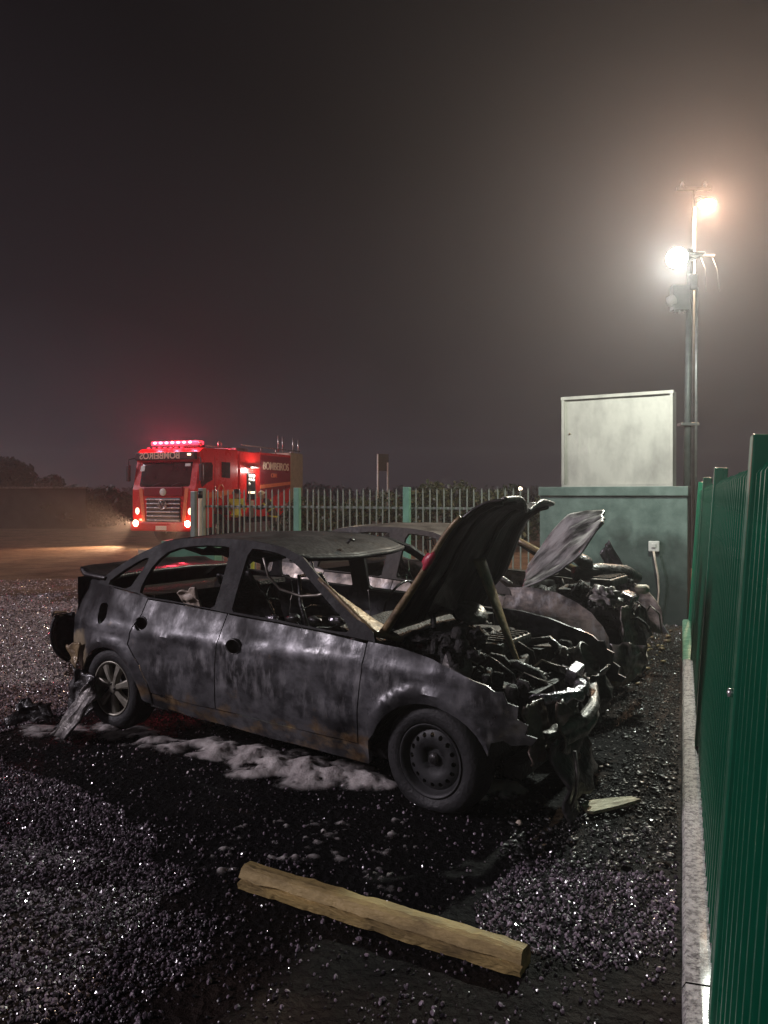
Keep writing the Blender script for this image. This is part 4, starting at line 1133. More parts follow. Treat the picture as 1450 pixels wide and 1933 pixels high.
MB().lathe([(0, 0.04), (0.06, 0.035), (0.085, 0.0), (0.07, -0.05)], (0.02, ny(0.72), 1.06), Matrix.Rotation(R(30), 3, 'Y'), 18).build('strut_top', M['char'], car2)
quad_sheet('torn_wing_panel', [(-0.03, ny(1.28), 1.08), (0.05, ny(1.30), 1.21), (0.27, ny(1.32), 0.80), (0.15, ny(1.30), 0.74)], M['char'], car2, 24, amp=0.02)
scrap_heap(car2, 'engine', [((0.05, ny(0.55), 0.78), (0.26, 0.26, 0.12), 10, 0), ((0.28, ny(0.40), 0.66), (0.16, 0.20, 0.14), 30, 0), ((0.06, ny(0.95), 0.77), (0.22, 0.26, 0.11), 0, 0), ((0.28, ny(0.72), 0.64), (0.14, 0.24, 0.16), 0, 0)], M['char'])
vc = MB(); vc.bbox((0.22, ny(0.75), 0.90), (0.18, 0.46, 0.07), 0.02)
for k in range(7): vc.box((0.22, ny(0.57) + 0.06 * k, 0.94), (0.15, 0.012, 0.012))
vc.build('valve_cover', M['alu_dark'], car2)
scrap_heap(car2, 'bare_engine_top', [((0.36, ny(0.24), 0.83), (0.10, 0.11, 0.07), 30, 20)], M['alu'])
MB().bbox((0.46, ny(0.40), 0.78), (0.12, 0.17, 0.16), 0.02, Matrix.Rotation(R(20), 3, 'Y')).build('battery_case', M['bare'], car2)
MB().lump((0.55, ny(0.50), 0.88), (0.05, 0.05, 0.035), 3, 0.5, 2).build('cream_cap', M['cream'], car2)
for i in range(6):
    a = 0.10 + 0.09 * i; z0 = 0.86 - 0.04 * i
    MB().tube([(a, ny(0.2 + 0.07 * i), z0), (a + 0.05, ny(0.25 + 0.06 * i), z0 + 0.09), (a + 0.12, ny(0.24 + 0.06 * i), z0 + 0.03), (a + 0.13, ny(0.28 + 0.06 * i), z0 - 0.12)], 0.007, 6).build('wire', M['wire'] if i % 2 else M['char'], car2)
def skin2(nm, u0, v0, v1, zt, zb, m, lean, sd):
    def fn(a, b_):
        return (u0 + lean * a + 0.06 * noise.noise(Vector((a * 2.5, b_ * 3.0, sd))) + 0.025 * noise.noise(Vector((a * 7, b_ * 8, sd + 3))), ny(v0 + (v1 - v0) * b_), zt + (zb - zt) * a + 0.04 * noise.noise(Vector((b_ * 5, a, sd + 7))))
    o = MB().grid(fn, 18, 16).build(nm, m, car2); o.modifiers.new('sheet', 'SOLIDIFY').thickness = 0.012; return o
skin2('front_skin', 0.50, 0.16, 0.44, 0.78, 0.28, M['burnt2'], 0.03, 31)
skin2('front_skin', 0.50, 0.46, 0.74, 0.68, 0.22, M['char'], 0.02, 37)
skin2('front_skin', 0.36, 0.76, 1.02, 0.66, 0.25, M['char'], 0.02, 41)
MB().lathe([(0.07, -0.03), (0.095, 0.0), (0.10, 0.02), (0.088, 0.025)], (0.55, ny(0.50), 0.66), Matrix.Rotation(R(70), 3, 'Y'), 22).build('headlamp_ring', M['alu'], car2)
quad_sheet('bumper_flap', [(0.44, ny(0.05), 0.52), (0.66, ny(0.20), 0.50), (0.62, ny(0.22), 0.26), (0.46, ny(0.08), 0.20)], M['burnt2'], car2, 44, amp=0.05)
MB().tube([(-0.96, ny(0.28), 1.21), (-0.55, ny(0.16), 0.98), (-0.36, ny(0.10), 0.90)], [0.022, 0.02, 0.016], 7).build('pillar_edge', M['alu'], car2)
MB().tube([(-0.96, ny(1.40), 1.21), (-0.60, ny(1.50), 1.02), (-0.34, ny(1.55), 0.90)], [0.028, 0.03, 0.03], 7).build('far_pillar', M['rust'], car2)
MB().tube([(-1.30, ny(1.30), 1.02), (-1.25, ny(1.30), 1.05), (-1.24, ny(1.30), 1.12), (-1.21, ny(1.30), 1.12), (-1.21, ny(1.30), 1.06)], 0.008, 6).build('seat_hook', M['char'], car2)
quad_sheet('bare_roof_patch', [(-1.35, 0.2, 1.352), (-1.15, 0.22, 1.330), (-1.15, 0.26, 1.330), (-1.35, 0.25, 1.352)], M['bare'], car2, 50, n=6, amp=0.004, th=0.004)

# ------------------------------------------------------------------ lamp poles
def pt(px, py, y): return Vector(((px - 725) / 1452 * y, y, 1.6 - (py - 936) / 1452 * y))
LY = 10.25
base = pt(1296, 936, LY)
lp = empty('light_pole', (base.x, base.y, 0))
tag(lp, 'steel lighting pole with white floodlight and grey control box behind the cabinet', 'light pole')
zt = pt(1300, 520, LY).z
MB().tube([(0, 0, 0), (0.02, 0, 3.0), (0.055, 0, zt + 0.35)], [0.052, 0.046, 0.040], 14).build('mast', M['polepaint'], lp)
MB().bbox((-0.13, -0.10, pt(0, 567, LY).z), (0.22, 0.15, 0.33), 0.015).build('control_box', M['boxgrey'], lp)
MB().bbox((0.055, -0.075, pt(0, 535, LY).z), (0.095, 0.09, 0.20), 0.012).build('junction_box', M['boxgrey'], lp)
MB().lathe([(0.0, 0.0), (0.07, 0.03), (0.085, 0.10), (0.03, 0.14), (0, 0.14)], (-0.31, -0.12, pt(0, 572, LY).z - 0.03), Matrix.Rotation(R(70), 3, 'Y'), 14).build('horn_speaker', M['cabinet'], lp)
for k in range(3):
    MB().tube([(-0.20 + 0.065 * k, -0.11, pt(0, 589, LY).z), (-0.20 + 0.065 * k, -0.11, pt(0, 596, LY).z)], 0.014, 8).build('cable_gland', M['chrome'], lp)
MB().tube([(0.10, -0.06, 1.0), (0.105, -0.06, 3.2), (0.11, -0.07, pt(0, 545, LY).z)], 0.02, 8).build('conduit', M['galv'], lp)
MB().bbox((0.02, -0.01, 2.55), (0.24, 0.14, 0.04), 0.006).build('clamp', M['galv'], lp)
# floodlight head, tilted down over the yard
FY = 7.9
fl = pt(1278, 487, FY)
fx = fl.x - base.x
aim = (Vector((-0.30, -1.0, -0.75))).normalized()
Q = aim.to_track_quat('Z', 'Y').to_matrix()
fc = Vector((fx, FY - LY, fl.z))
MB().lathe([(0, -0.16), (0.05, -0.15), (0.085, -0.06), (0.112, 0.0), (0.106, 0.004)], fc, Q, 24).build('floodlight_housing', M['darkmetal'], lp)
MB().lathe([(0.105, 0.0), (0.09, 0.02), (0.05, 0.035), (0, 0.04)], fc, Q, 24).build('floodlight_lens', M['lamp_white'], lp)
MB().tube([(0.05, -0.03, zt + 0.20), (0.02, -0.5, zt + 0.14), fc - aim * 0.10], 0.024, 8).build('bracket', M['darkmetal'], lp)

base2 = pt(1309, 936, 17.0)
lp2 = empty('street_lamp', (base2.x, base2.y, 0))
tag(lp2, 'tall slender street lamp glowing orange above the floodlight', 'street lamp')
ot = pt(1323, 393, 17.0)
MB().tube([(0, 0, 0), (0.0, 0, 4.0), (0.02, 0, ot.z + 0.45)], [0.05, 0.042, 0.034], 12).build('mast', M['polepaint'], lp2)
oc = Vector((ot.x - base2.x, -0.30, ot.z))
MB().tube([(0.02, 0, ot.z + 0.22), (oc.x * 0.6, -0.15, ot.z + 0.20), (oc.x, -0.25, ot.z + 0.12)], 0.025, 8).build('arm', M['galv'], lp2)
Q2 = (Vector((-0.1, -0.55, -1.0))).normalized().to_track_quat('Z', 'Y').to_matrix()
MB().lathe([(0.0, -0.12), (0.10, -0.10), (0.17, -0.03), (0.185, 0.0)], oc, Q2 @ Matrix.Diagonal((1.15, 0.75, 1)), 20).build('lamp_hood', M['darkmetal'], lp2)
MB().lathe([(0.17, 0.0), (0.15, 0.03), (0.08, 0.055), (0.0, 0.06)], oc, Q2 @ Matrix.Diagonal((1.15, 0.75, 1)), 20).build('lamp_lens', M['lamp_orange'], lp2)
MB().bbox((0.0, -0.02, ot.z + 0.42), (0.75, 0.07, 0.07), 0.008).build('crossarm', M['galv'], lp2)
for sx in (-0.25, 0.25):
    MB().lathe([(0, 0), (0.03, 0), (0.045, 0.05), (0.03, 0.09), (0.02, 0.12), (0, 0.125)], (sx, -0.02, ot.z + 0.455), None, 12).build('insulator', M['white'], lp2)
trz = pt(0, 500, 17.0).z
MB().bbox((0.26, -0.02, trz + 0.2), (0.40, 0.06, 0.05), 0.006).build('bracket_arm', M['galv'], lp2)
for k in range(2):
    MB().tube([(0.15 + 0.25 * k, -0.02, trz + 0.18), (0.24 + 0.26 * k, -0.05, trz - 0.1), (0.26 + 0.3 * k, -0.05, trz - 0.6)], 0.009, 6).build('drop_cable', M['galv'], lp2)

def light(name, kind, loc, energy, color, **kw):
    ld = bpy.data.lights.new(name, kind); ld.energy = energy; ld.color = color
    for k, v in kw.items(): setattr(ld, k, v)
    o = bpy.data.objects.new(name, ld); COL.objects.link(o); o.location = loc
    return o
fw = Vector((lp.location.x, lp.location.y, 0)) + fc + aim * 0.12
light('floodlight', 'POINT', fw, 460, (0.93, 1.0, 0.88), shadow_soft_size=0.05)
l_ = light('floodlight_beam', 'SPOT', Vector((lp.location.x, lp.location.y, 0)) + fc + aim * 0.10, 650, (0.93, 1.0, 0.88), shadow_soft_size=0.10, spot_size=R(125), spot_blend=0.9)
l_.rotation_euler = Vector((0.30, 1.0, 0.40)).normalized().to_track_quat('Z', 'Y').to_euler()
ow = Vector((lp2.location.x, lp2.location.y, 0)) + oc + Vector((0, -0.08, -0.14))
light('street_lamp_light', 'POINT', ow, 2300, (1.0, 0.66, 0.43), shadow_soft_size=0.05)

# ------------------------------------------------------------------ fire truck
TR = empty('fire_truck', (-7.16, 24.98, 0), R(-21.8))
tag(TR, 'red fire truck with glowing red light bar and headlights on', 'fire truck')
HWd = 1.27
# cab: side profile in (depth y, z), extruded across
prof = [(0.06, 0.55), (0.0, 0.95), (0.0, 1.80), (0.05, 1.95), (0.22, 2.72), (0.20, 3.02), (0.42, 3.16), (2.44, 3.20), (2.44, 0.75), (1.98, 0.75), (1.95, 1.0), (1.72, 1.25), (1.18, 1.25), (0.95, 1.0), (0.92, 0.55)]
cabm = MB(); cabm.prism(prof, -HWd, HWd, 'x')
cab_o = cabm.build('cab', M['red'], TR)
bv = cab_o.modifiers.new('edge', 'BEVEL'); bv.width = 0.05; bv.segments = 3; bv.limit_method = 'ANGLE'
# windscreen and visor
def ws(a, b_):
    z = 1.90 + 0.80 * a; x = (b_ - 0.5) * 2 * 1.13
    return (x, 0.050 + 0.170 * (z - 1.95) / 0.77 - 0.03 + 0.05 * (2 * b_ - 1) ** 4, z)
MB().grid(ws, 10, 24).build('windscreen', M['glass_dark'], TR).modifiers.new('sheet', 'SOLIDIFY').thickness = 0.02
MB().bbox((0, 0.115, 2.90), (2.36, 0.16, 0.26), 0.03).build('sun_visor', M['darkmetal'], TR)
MB().bbox((0.98, 0.02, 2.93), (0.13, 0.03, 0.07), 0.01).build('visor_lamp', M['lamp_warm'], TR)
def text(s, name, size, loc, rot, m, parent, mirror=False, ext=0.006):
    c = bpy.data.curves.new(name, 'FONT'); c.body = s; c.size = size; c.extrude = ext; c.align_x = 'CENTER'; c.align_y = 'CENTER'; c.offset = size * 0.018
    o = bpy.data.objects.new(name, c); COL.objects.link(o)
    dg = bpy.context.evaluated_depsgraph_get(); dg.update()
    me = bpy.data.meshes.new_from_object(o.evaluated_get(dg))
    bpy.data.objects.remove(o)
    me.name = name
    if mirror: me.transform(Matrix.Diagonal((-1, 1, 1, 1)))
    me.materials.clear(); me.materials.append(m)
    o = bpy.data.objects.new(name, me); COL.objects.link(o); o.parent = parent; o.location = loc; o.rotation_euler = rot
    return o
text('BOMBEIROS', 'lettering', 0.30, (-0.18, 0.026, 2.90), (R(90), 0, 0), M['letter'], TR, True)
for (x, z, w_, h_) in ((-0.93, 2.50, 0.16, 0.18), (0.86, 2.60, 0.20, 0.09)):
    MB().box((x, 0.125 + 0.0, z), (w_, 0.012, h_), Matrix.Rotation(R(-12), 3, 'X')).build('windscreen_sticker', M['white'], TR)
for x0 in (-0.45, 0.30):
    MB().tube([(x0, 0.0, 1.93), (x0 + 0.30, 0.015, 2.02), (x0 + 0.55, 0.03, 2.0)], 0.015, 6).build('wiper', M['darkmetal'], TR)
# lower front: badge, grille, lamps
MB().bbox((0, -0.012, 1.74), (1.52, 0.03, 0.30), 0.03).build('front_panel', M['maroon'], TR)
MB().lathe([(0, 0.03), (0.10, 0.03), (0.12, 0.02), (0.125, 0.0)], (0.0, -0.025, 1.72), Matrix.Rotation(R(90), 3, 'X'), 28).build('white_emblem', M['white'], TR)
MB().bbox((0, -0.002, 1.13), (1.34, 0.04, 0.82), 0.03).build('grille_back', M['darkmetal'], TR)
for k in range(6):
    MB().bbox((0, -0.035, 0.80 + k * 0.135), (1.22 + 0.03 * k, 0.04, 0.045), 0.012).build('grille_slat', M['chrome'], TR)
bd = MB()
bd.tube([(0.155 * math.cos(2 * math.pi * k / 28), -0.075, 1.32 + 0.155 * math.sin(2 * math.pi * k / 28)) for k in range(29)], 0.016, 8, cap=False)
bd.tube([(-0.075, -0.075, 1.445), (-0.0, -0.075, 1.335), (0.075, -0.075, 1.445)], 0.015, 6)
bd.tube([(-0.125, -0.075, 1.40), (-0.065, -0.075, 1.205), (0.0, -0.075, 1.31), (0.065, -0.075, 1.205), (0.125, -0.075, 1.40)], 0.015, 6)
bd.build('grille_badge', M['chrome'], TR)
MB().bbox((0, -0.04, 0.60), (2.50, 0.16, 0.30), 0.05).build('bumper', M['red'], TR)
MB().bbox((0.0, -0.13, 0.56), (0.42, 0.02, 0.14), 0.006).build('number_plate', M['letter'], TR)
for sx in (-1, 1):
    MB().lathe([(0, 0.05), (0.07, 0.04), (0.105, 0.0)], (sx * 1.02, -0.115, 0.70), Matrix.Rotation(R(90), 3, 'X'), 20).build('headlight', M['lamp_head'], TR)
    MB().lathe([(0, 0.03), (0.06, 0.025), (0.09, 0.0)], (sx * 1.04, -0.01, 1.10), Matrix.Rotation(R(90), 3, 'X') @ Matrix.Diagonal((0.9, 1.25, 1)), 18).build('upper_lamp', M['lamp_warm'], TR)
    P_ = [(sx * 0.84, 1.85), (sx * 0.98, 1.85), (sx * 0.84, 0.75), (sx * 0.72, 0.75)]
    MB().add([(p[0], -0.012, p[1]) for p in P_] + [(p[0], 0.002, p[1]) for p in P_], [(0, 1, 2, 3), (4, 7, 6, 5), (0, 4, 5, 1), (1, 5, 6, 2), (2, 6, 7, 3), (3, 7, 4, 0)]).build('orange_stripe', M['orange'], TR)
    MB().tube([(sx * 1.24, 0.15, 2.85), (sx * 1.42, 0.02, 2.80), (sx * 1.44, 0.02, 2.45)], 0.02, 6).build('mirror_arm', M['darkmetal'], TR)
    MB().bbox((sx * 1.44, 0.03, 2.35), (0.13, 0.10, 0.55), 0.03).build('mirror', M['darkmetal'], TR)
MB().bbox((1.22, -0.125, 0.60), (0.10, 0.02, 0.07), 0.01).build('side_lamp', M['lamp_red'], TR)
# side: windows, stripe, doors
def sidequad(nm, pts, x0, m, th=0.012):
    b = MB(); n_ = len(pts)
    b.add([(x0, p[0], p[1]) for p in pts] + [(x0 + th, p[0], p[1]) for p in pts], [tuple(range(n_)), tuple(range(2 * n_ - 1, n_ - 1, -1))] + [(i, n_ + i, n_ + (i + 1) % n_, (i + 1) % n_) for i in range(n_)])
    return b.build(nm, m, TR)
X = HWd
sidequad('door_window', [(0.22, 2.0), (0.30, 2.68), (0.82, 2.70), (0.90, 2.62), (0.88, 2.12), (0.62, 2.04), (0.30, 1.88)], X, M['glass_dark'])
sidequad('crew_window', [(1.42, 2.22), (1.42, 2.74), (1.92, 2.74), (1.92, 2.20)], X, M['glass_dark'])
sidequad('door_seam', [(1.02, 1.0), (1.02, 2.9), (1.035, 2.9), (1.035, 1.0)], X, M['maroon'], 0.004)
sidequad('orange_band', [(0.05, 1.52), (0.05, 1.70), (1.0, 1.72), (2.43, 1.86), (2.43, 1.70), (1.0, 1.54)], X + 0.004, M['orange'], 0.008)
rg = MB(); rg.tube([(X + 0.02, 1.35 + 0.17 * math.cos(2 * math.pi * k / 24), 1.75 + 0.22 * math.sin(2 * math.pi * k / 24)) for k in range(25)], 0.03, 6, cap=False); rg.build('side_emblem_ring', M['orange'], TR)
MB().tube([(X + 0.05, 0.98, 1.05), (X + 0.06, 0.98, 1.9)], 0.018, 6).build('grab_rail', M['chrome'], TR)
# body
MB().bbox((0, 3.22, 2.02), (2.50, 1.30, 2.30), 0.03).build('pump_section', M['red'], TR)
MB().bbox((0, 5.08, 2.02), (2.46, 2.40, 2.36), 0.03).build('body_box', M['red'], TR)
MB().bbox((0, 6.84, 2.10), (2.44, 1.08, 2.44), 0.10).build('rear_locker', M['beige'], TR)
MB().bbox((0, 2.50, 1.9), (2.2, 0.14, 2.0), 0.02).build('cab_gap', M['darkmetal'], TR)
MB().bbox((0, 4.6, 0.72), (0.9, 5.2, 0.24), 0.02).build('chassis', M['darkmetal'], TR)
MB().bbox((0.0, 4.9, 0.83), (2.40, 1.0, 0.34), 0.02).build('skirt_locker', M['darkmetal'], TR)
sidequad('body_panel', [(3.95, 1.30), (3.95, 3.10), (6.22, 3.10), (6.22, 1.95)], 1.235, M['maroon'], 0.01)
sidequad('orange_band', [(3.95, 1.86), (3.95, 2.00), (6.22, 2.16), (6.22, 2.04)], 1.247, M['orange'], 0.01)
text('BOMBEIROS', 'lettering', 0.36, (1.252, 5.12, 2.70), (R(90), 0, R(90)), M['letter'], TR).scale = (1.02, 1.1, 1)
text('CBM', 'lettering', 0.22, (1.252, 4.95, 2.36), (R(90), 0, R(90)), M['orange'], TR)
MB().bbox((1.26, 3.30, 1.95), (0.05, 0.55, 0.95), 0.02).build('pump_panel', M['darkmetal'], TR)
for k in range(7):
    MB().lathe([(0, 0.02), (0.055, 0.02), (0.065, 0.0)], (1.285, 3.14 + 0.15 * (k % 3), 2.30 - 0.14 * (k // 3)), Matrix.Rotation(R(90), 3, 'Y'), 14).build('gauge', M['white'], TR)
MB().bbox((1.29, 3.30, 1.72), (0.03, 0.42, 0.07), 0.01).build('panel_lamp', M['lamp_warm'], TR)
MB().bbox((1.275, 3.32, 1.12), (0.03, 0.24, 0.62), 0.02).build('pump_plate', M['beige'], TR)
for (y_, rr) in ((1.45, 0.50), (5.75, 0.50)):
    for sx in (-1, 1):
        tw = empty('wheel'); tw.parent = TR; tw.location = (sx * 1.02, y_, rr)
        Mx = Matrix.Rotation(R(90 * sx), 3, 'Y')
        MB().lathe([(0.28, -0.14), (0.46, -0.15), (0.50, -0.10), (0.50, 0.12), (0.47, 0.16), (0.30, 0.17), (0.28, 0.12)], (0, 0, 0), Mx, 32).build('tyre', M['tyre'], tw)
        MB().lathe([(0.29, 0.14), (0.26, 0.10), (0.14, 0.04), (0.13, 0.12), (0.0, 0.13)], (0, 0, 0), Mx, 28).build('rim', M['galv'], tw)
        for k in range(8):
            a = 2 * math.pi * k / 8
            MB().tube([Mx @ Vector((0.185 * math.cos(a), 0.185 * math.sin(a), 0.07)), Mx @ Vector((0.185 * math.cos(a), 0.185 * math.sin(a), 0.13))], 0.022, 6).build('wheel_nut', M['chrome'], tw)
    ar = MB(); ar.grid(lambda a, b_: (1.0 + 0.25 * b_, y_ + 0.60 * math.cos(R(180 * a)), 0.62 + 0.62 * math.sin(R(180 * a))), 16, 3); ar.build('mudguard', M['beige'] if y_ > 3 else M['darkmetal'], TR)
MB().bbox((1.15, 2.2, 0.55), (0.2, 0.5, 0.35), 0.03).build('step', M['darkmetal'], TR)
MB().bbox((1.34, 3.30, 2.62), (0.16, 0.60, 0.05), 0.015).build('panel_hood', M['galv'], TR)
# roof gear
MB().bbox((0, 0.72, 3.24), (1.95, 0.34, 0.09), 0.02).build('light_bar_base', M['darkmetal'], TR)
lb = MB().bbox((0, 0.72, 3.35), (1.92, 0.30, 0.13), 0.04).build('light_bar', M['lamp_red'], TR)
for k in range(7):
    MB().lump((-0.78 + k * 0.235, 0.555, 3.365), (0.075, 0.03, 0.045), k, 0.05, 2).build('beacon', M['lamp_pink'], lb)
for k in range(7):
    MB().lump((-0.70 + k * 0.22, 0.13, 3.165), (0.06, 0.03, 0.022), k, 0.05, 2).build('marker_lamp', M['lamp_red'], TR)
MB().tube([(1.02, 0.62, 3.22), (1.02, 0.62, 3.30), (1.02, 0.50, 3.36)], 0.04, 8).build('horn', M['chrome'], TR)
MB().tube([(1.05, 1.55, 3.21), (1.05, 1.55, 3.42), (1.05, 1.62, 3.45), (1.05, 1.75, 3.40), (1.05, 1.75, 3.30)], 0.025, 7).build('roof_nozzle', M['chrome'], TR)
MB().tube([(1.0, 0.95, 3.26), (1.0, 2.42, 3.26)], 0.02, 6).build('roof_rail', M['chrome'], TR)
for y_ in (4.2, 5.3, 6.5):
    MB().tube([(1.12, y_, 3.2), (1.12, y_, 3.40)], 0.022, 6).build('rail_stanchion', M['chrome'], TR)
MB().tube([(1.12, 2.9, 3.40), (1.12, 7.25, 3.40)], 0.022, 6).build('roof_rail', M['chrome'], TR)
for (x_, y_, h) in ((1.0, 5.7, 3.95), (0.75, 6.5, 3.95), (1.05, 6.8, 3.9), (1.05, 7.25, 3.85)):
    MB().tube([(x_, y_, 3.30), (x_, y_, h)], 0.03, 7).build('stack_pipe', M['chrome'], TR)
MB().bbox((0.5, 3.2, 3.24), (0.9, 0.8, 0.14), 0.02).build('roof_locker', M['galv'], TR)

def tw_(x, y, z):
    c, s = math.cos(R(-21.8)), math.sin(R(-21.8))
    return (TR.location.x + c * x - s * y, TR.location.y + s * x + c * y, z)
for sx, en in ((-1, 2600), (1, 900)):
    l_ = light('headlight_beam', 'SPOT', tw_(sx * 1.02, -0.22, 0.70), en, (1.0, 0.60, 0.34), shadow_soft_size=0.07, spot_size=R(80), spot_blend=0.9)
    dr_ = Vector(tw_(sx * 1.02 - 0.8, -10, -0.6)) - Vector(tw_(sx * 1.02, 0, 0.70))
    l_.rotation_euler = (-dr_).to_track_quat('Z', 'Y').to_euler()
for sx in (-0.7, 0.0, 0.7):
    light('beacon_light', 'POINT', tw_(sx, 0.40, 3.52), 110, (1.0, 0.05, 0.09), shadow_soft_size=0.08)

light('panel_light', 'POINT', tw_(1.50, 3.30, 2.52), 45, (1.0, 0.93, 0.85), shadow_soft_size=0.06)

# ------------------------------------------------------------------ fire crew
def skinned(verts, edges, radii, name, sub=2):
    me = bpy.data.meshes.new(name); me.from_pydata(verts, edges, []); me.update()
    o = bpy.data.objects.new(name, me); COL.objects.link(o)
    sk_ = o.modifiers.new('skin', 'SKIN'); sk_.use_smooth_shade = True
    for i, r in enumerate(radii):
        v = me.skin_vertices[0].data[i]; v.radius = (r, r) if not isinstance(r, tuple) else r
    me.skin_vertices[0].data[0].use_root = True
    ss = o.modifiers.new('sub', 'SUBSURF'); ss.levels = sub; ss.render_levels = sub
    dg = bpy.context.evaluated_depsgraph_get(); dg.update()
    out = bpy.data.meshes.new_from_object(o.evaluated_get(dg))
    bpy.data.objects.remove(o)
    out.name = name
    return out
def person(loc, rz, label, J, jacket, helmet, bandm, bands):
    p = empty('person', loc, rz); tag(p, label, 'person')
    names = list(J.keys()); idx = {k: i for i, k in enumerate(names)}
    E_ = [('pelvis', 'waist'), ('waist', 'chest'), ('chest', 'neck'), ('neck', 'head'), ('head', 'crown'), ('pelvis', 'hipL'), ('hipL', 'kneeL'), ('kneeL', 'ankL'), ('ankL', 'toeL'), ('pelvis', 'hipR'), ('hipR', 'kneeR'), ('kneeR', 'ankR'), ('ankR', 'toeR'),
          ('chest', 'shL'), ('shL', 'elL'), ('elL', 'wrL'), ('wrL', 'haL'), ('chest', 'shR'), ('shR', 'elR'), ('elR', 'wrR'), ('wrR', 'haR')]
    rd = {'pelvis': 0.14, 'waist': 0.13, 'chest': 0.15, 'neck': 0.06, 'head': 0.095, 'crown': 0.075, 'hipL': 0.09, 'hipR': 0.09, 'kneeL': 0.068, 'kneeR': 0.068, 'ankL': 0.055, 'ankR': 0.055, 'toeL': 0.045, 'toeR': 0.045, 'shL': 0.075, 'shR': 0.075, 'elL': 0.052, 'elR': 0.052, 'wrL': 0.036, 'wrR': 0.036, 'haL': 0.034, 'haR': 0.034}
    me = skinned([J[k] for k in names], [(idx[a], idx[b]) for a, b in E_], [rd[k] for k in names], 'body')
    for m in (M['trouser'], M['skin'], M['bootm']): me.materials.append(m)
    hc = Vector(J['head'])
    for f in me.polygons:
        c = f.center
        if (c - hc).length < 0.17 or (c - Vector(J['haL'])).length < 0.07 or (c - Vector(J['haR'])).length < 0.07: f.material_index = 1
        elif c.z < 0.20: f.material_index = 2
        else: f.material_index = 0
        f.use_smooth = True
    o = bpy.data.objects.new('body', me); COL.objects.link(o); o.parent = p
    # jacket over torso and arms
    hem = Vector(J['pelvis']) * 0.8 + (Vector(J['kneeL']) + Vector(J['kneeR'])) * 0.1
    jn = ['waist', 'chest', 'neck2', 'pel', 'hem', 'shL', 'elL', 'wrL', 'shR', 'elR', 'wrR']
    jp = dict(J); jp['neck2'] = tuple(Vector(J['chest']).lerp(Vector(J['neck']), 0.75)); jp['pel'] = J['pelvis']; jp['hem'] = tuple(hem)
    je = [('waist', 'chest'), ('chest', 'neck2'), ('waist', 'pel'), ('pel', 'hem'), ('chest', 'shL'), ('shL', 'elL'), ('elL', 'wrL'), ('chest', 'shR'), ('shR', 'elR'), ('elR', 'wrR')]
    jr = {'waist': 0.165, 'chest': 0.185, 'neck2': 0.10, 'pel': 0.175, 'hem': 0.185, 'shL': 0.10, 'shR': 0.10, 'elL': 0.075, 'elR': 0.075, 'wrL': 0.06, 'wrR': 0.06}
    ix = {k: i for i, k in enumerate(jn)}
    jm = skinned([jp[k] for k in jn], [(ix[a], ix[b]) for a, b in je], [jr[k] for k in jn], 'jacket'); jm.materials.append(jacket)
    for f in jm.polygons: f.use_smooth = True
    jo = bpy.data.objects.new('jacket', jm); COL.objects.link(jo); jo.parent = p
    # helmet with brim
    up_ = (Vector(J['crown']) - Vector(J['neck'])).normalized()
    Qh = up_.to_track_quat('Z', 'Y').to_matrix()
    MB().lathe([(0.165, -0.015), (0.160, 0.005), (0.135, 0.02), (0.128, 0.07), (0.09, 0.125), (0.0, 0.145)], hc + up_ * 0.03, Qh, 22).build('helmet', helmet, p)
    for a, b, t_, r in bands:
        A, B = Vector(jp[a]), Vector(jp[b]); c = A.lerp(B, t_); d = (B - A).normalized()
        MB().lathe([(r, -0.03), (r + 0.008, -0.025), (r + 0.008, 0.025), (r, 0.03)], c, d.to_track_quat('Z', 'Y').to_matrix(), 20).build('reflective_band', bandm, p)
    return p
# x: person's right-left across, -y faces the front of the figure
J1 = dict(pelvis=(0, 0, 0.95), waist=(0, -0.01, 1.10), chest=(0, -0.02, 1.36), neck=(0, -0.03, 1.53), head=(0, -0.06, 1.66), crown=(0, -0.06, 1.74), hipL=(0.10, 0, 0.90), kneeL=(0.13, -0.03, 0.50), ankL=(0.14, 0.02, 0.09), toeL=(0.15, -0.16, 0.05), hipR=(-0.10, 0, 0.90), kneeR=(-0.13, -0.02, 0.50), ankR=(-0.15, 0.03, 0.09), toeR=(-0.16, -0.15, 0.05),
          shL=(0.20, -0.02, 1.43), elL=(0.26, -0.10, 1.17), wrL=(0.20, -0.30, 1.10), haL=(0.17, -0.38, 1.11), shR=(-0.20, -0.02, 1.43), elR=(-0.26, -0.10, 1.17), wrR=(-0.20, -0.30, 1.10), haR=(-0.17, -0.38, 1.11))
person((-4.94, 25.7, 0), R(175), 'person in yellow hi-vis jacket facing the truck pump panel', J1, M['hivis'], M['darkmetal'], M['white'], [('waist', 'chest', 0.35, 0.172)])
J2 = dict(pelvis=(0, 0.10, 0.95), waist=(0, 0.04, 1.11), chest=(0, -0.12, 1.36), neck=(0, -0.22, 1.50), head=(0, -0.30, 1.61), crown=(0, -0.33, 1.69), hipL=(0.10, 0.10, 0.90), kneeL=(0.12, 0.02, 0.50), ankL=(0.13, 0.12, 0.09), toeL=(0.13, -0.06, 0.05), hipR=(-0.10, 0.10, 0.90), kneeR=(-0.12, 0.10, 0.50), ankR=(-0.14, 0.24, 0.09), toeR=(-0.14, 0.07, 0.05),
          shL=(0.20, -0.12, 1.40), elL=(0.24, -0.28, 1.20), wrL=(0.18, -0.50, 1.22), haL=(0.16, -0.58, 1.24), shR=(-0.20, -0.12, 1.40), elR=(-0.24, -0.26, 1.18), wrR=(-0.18, -0.50, 1.16), haR=(-0.16, -0.58, 1.17))
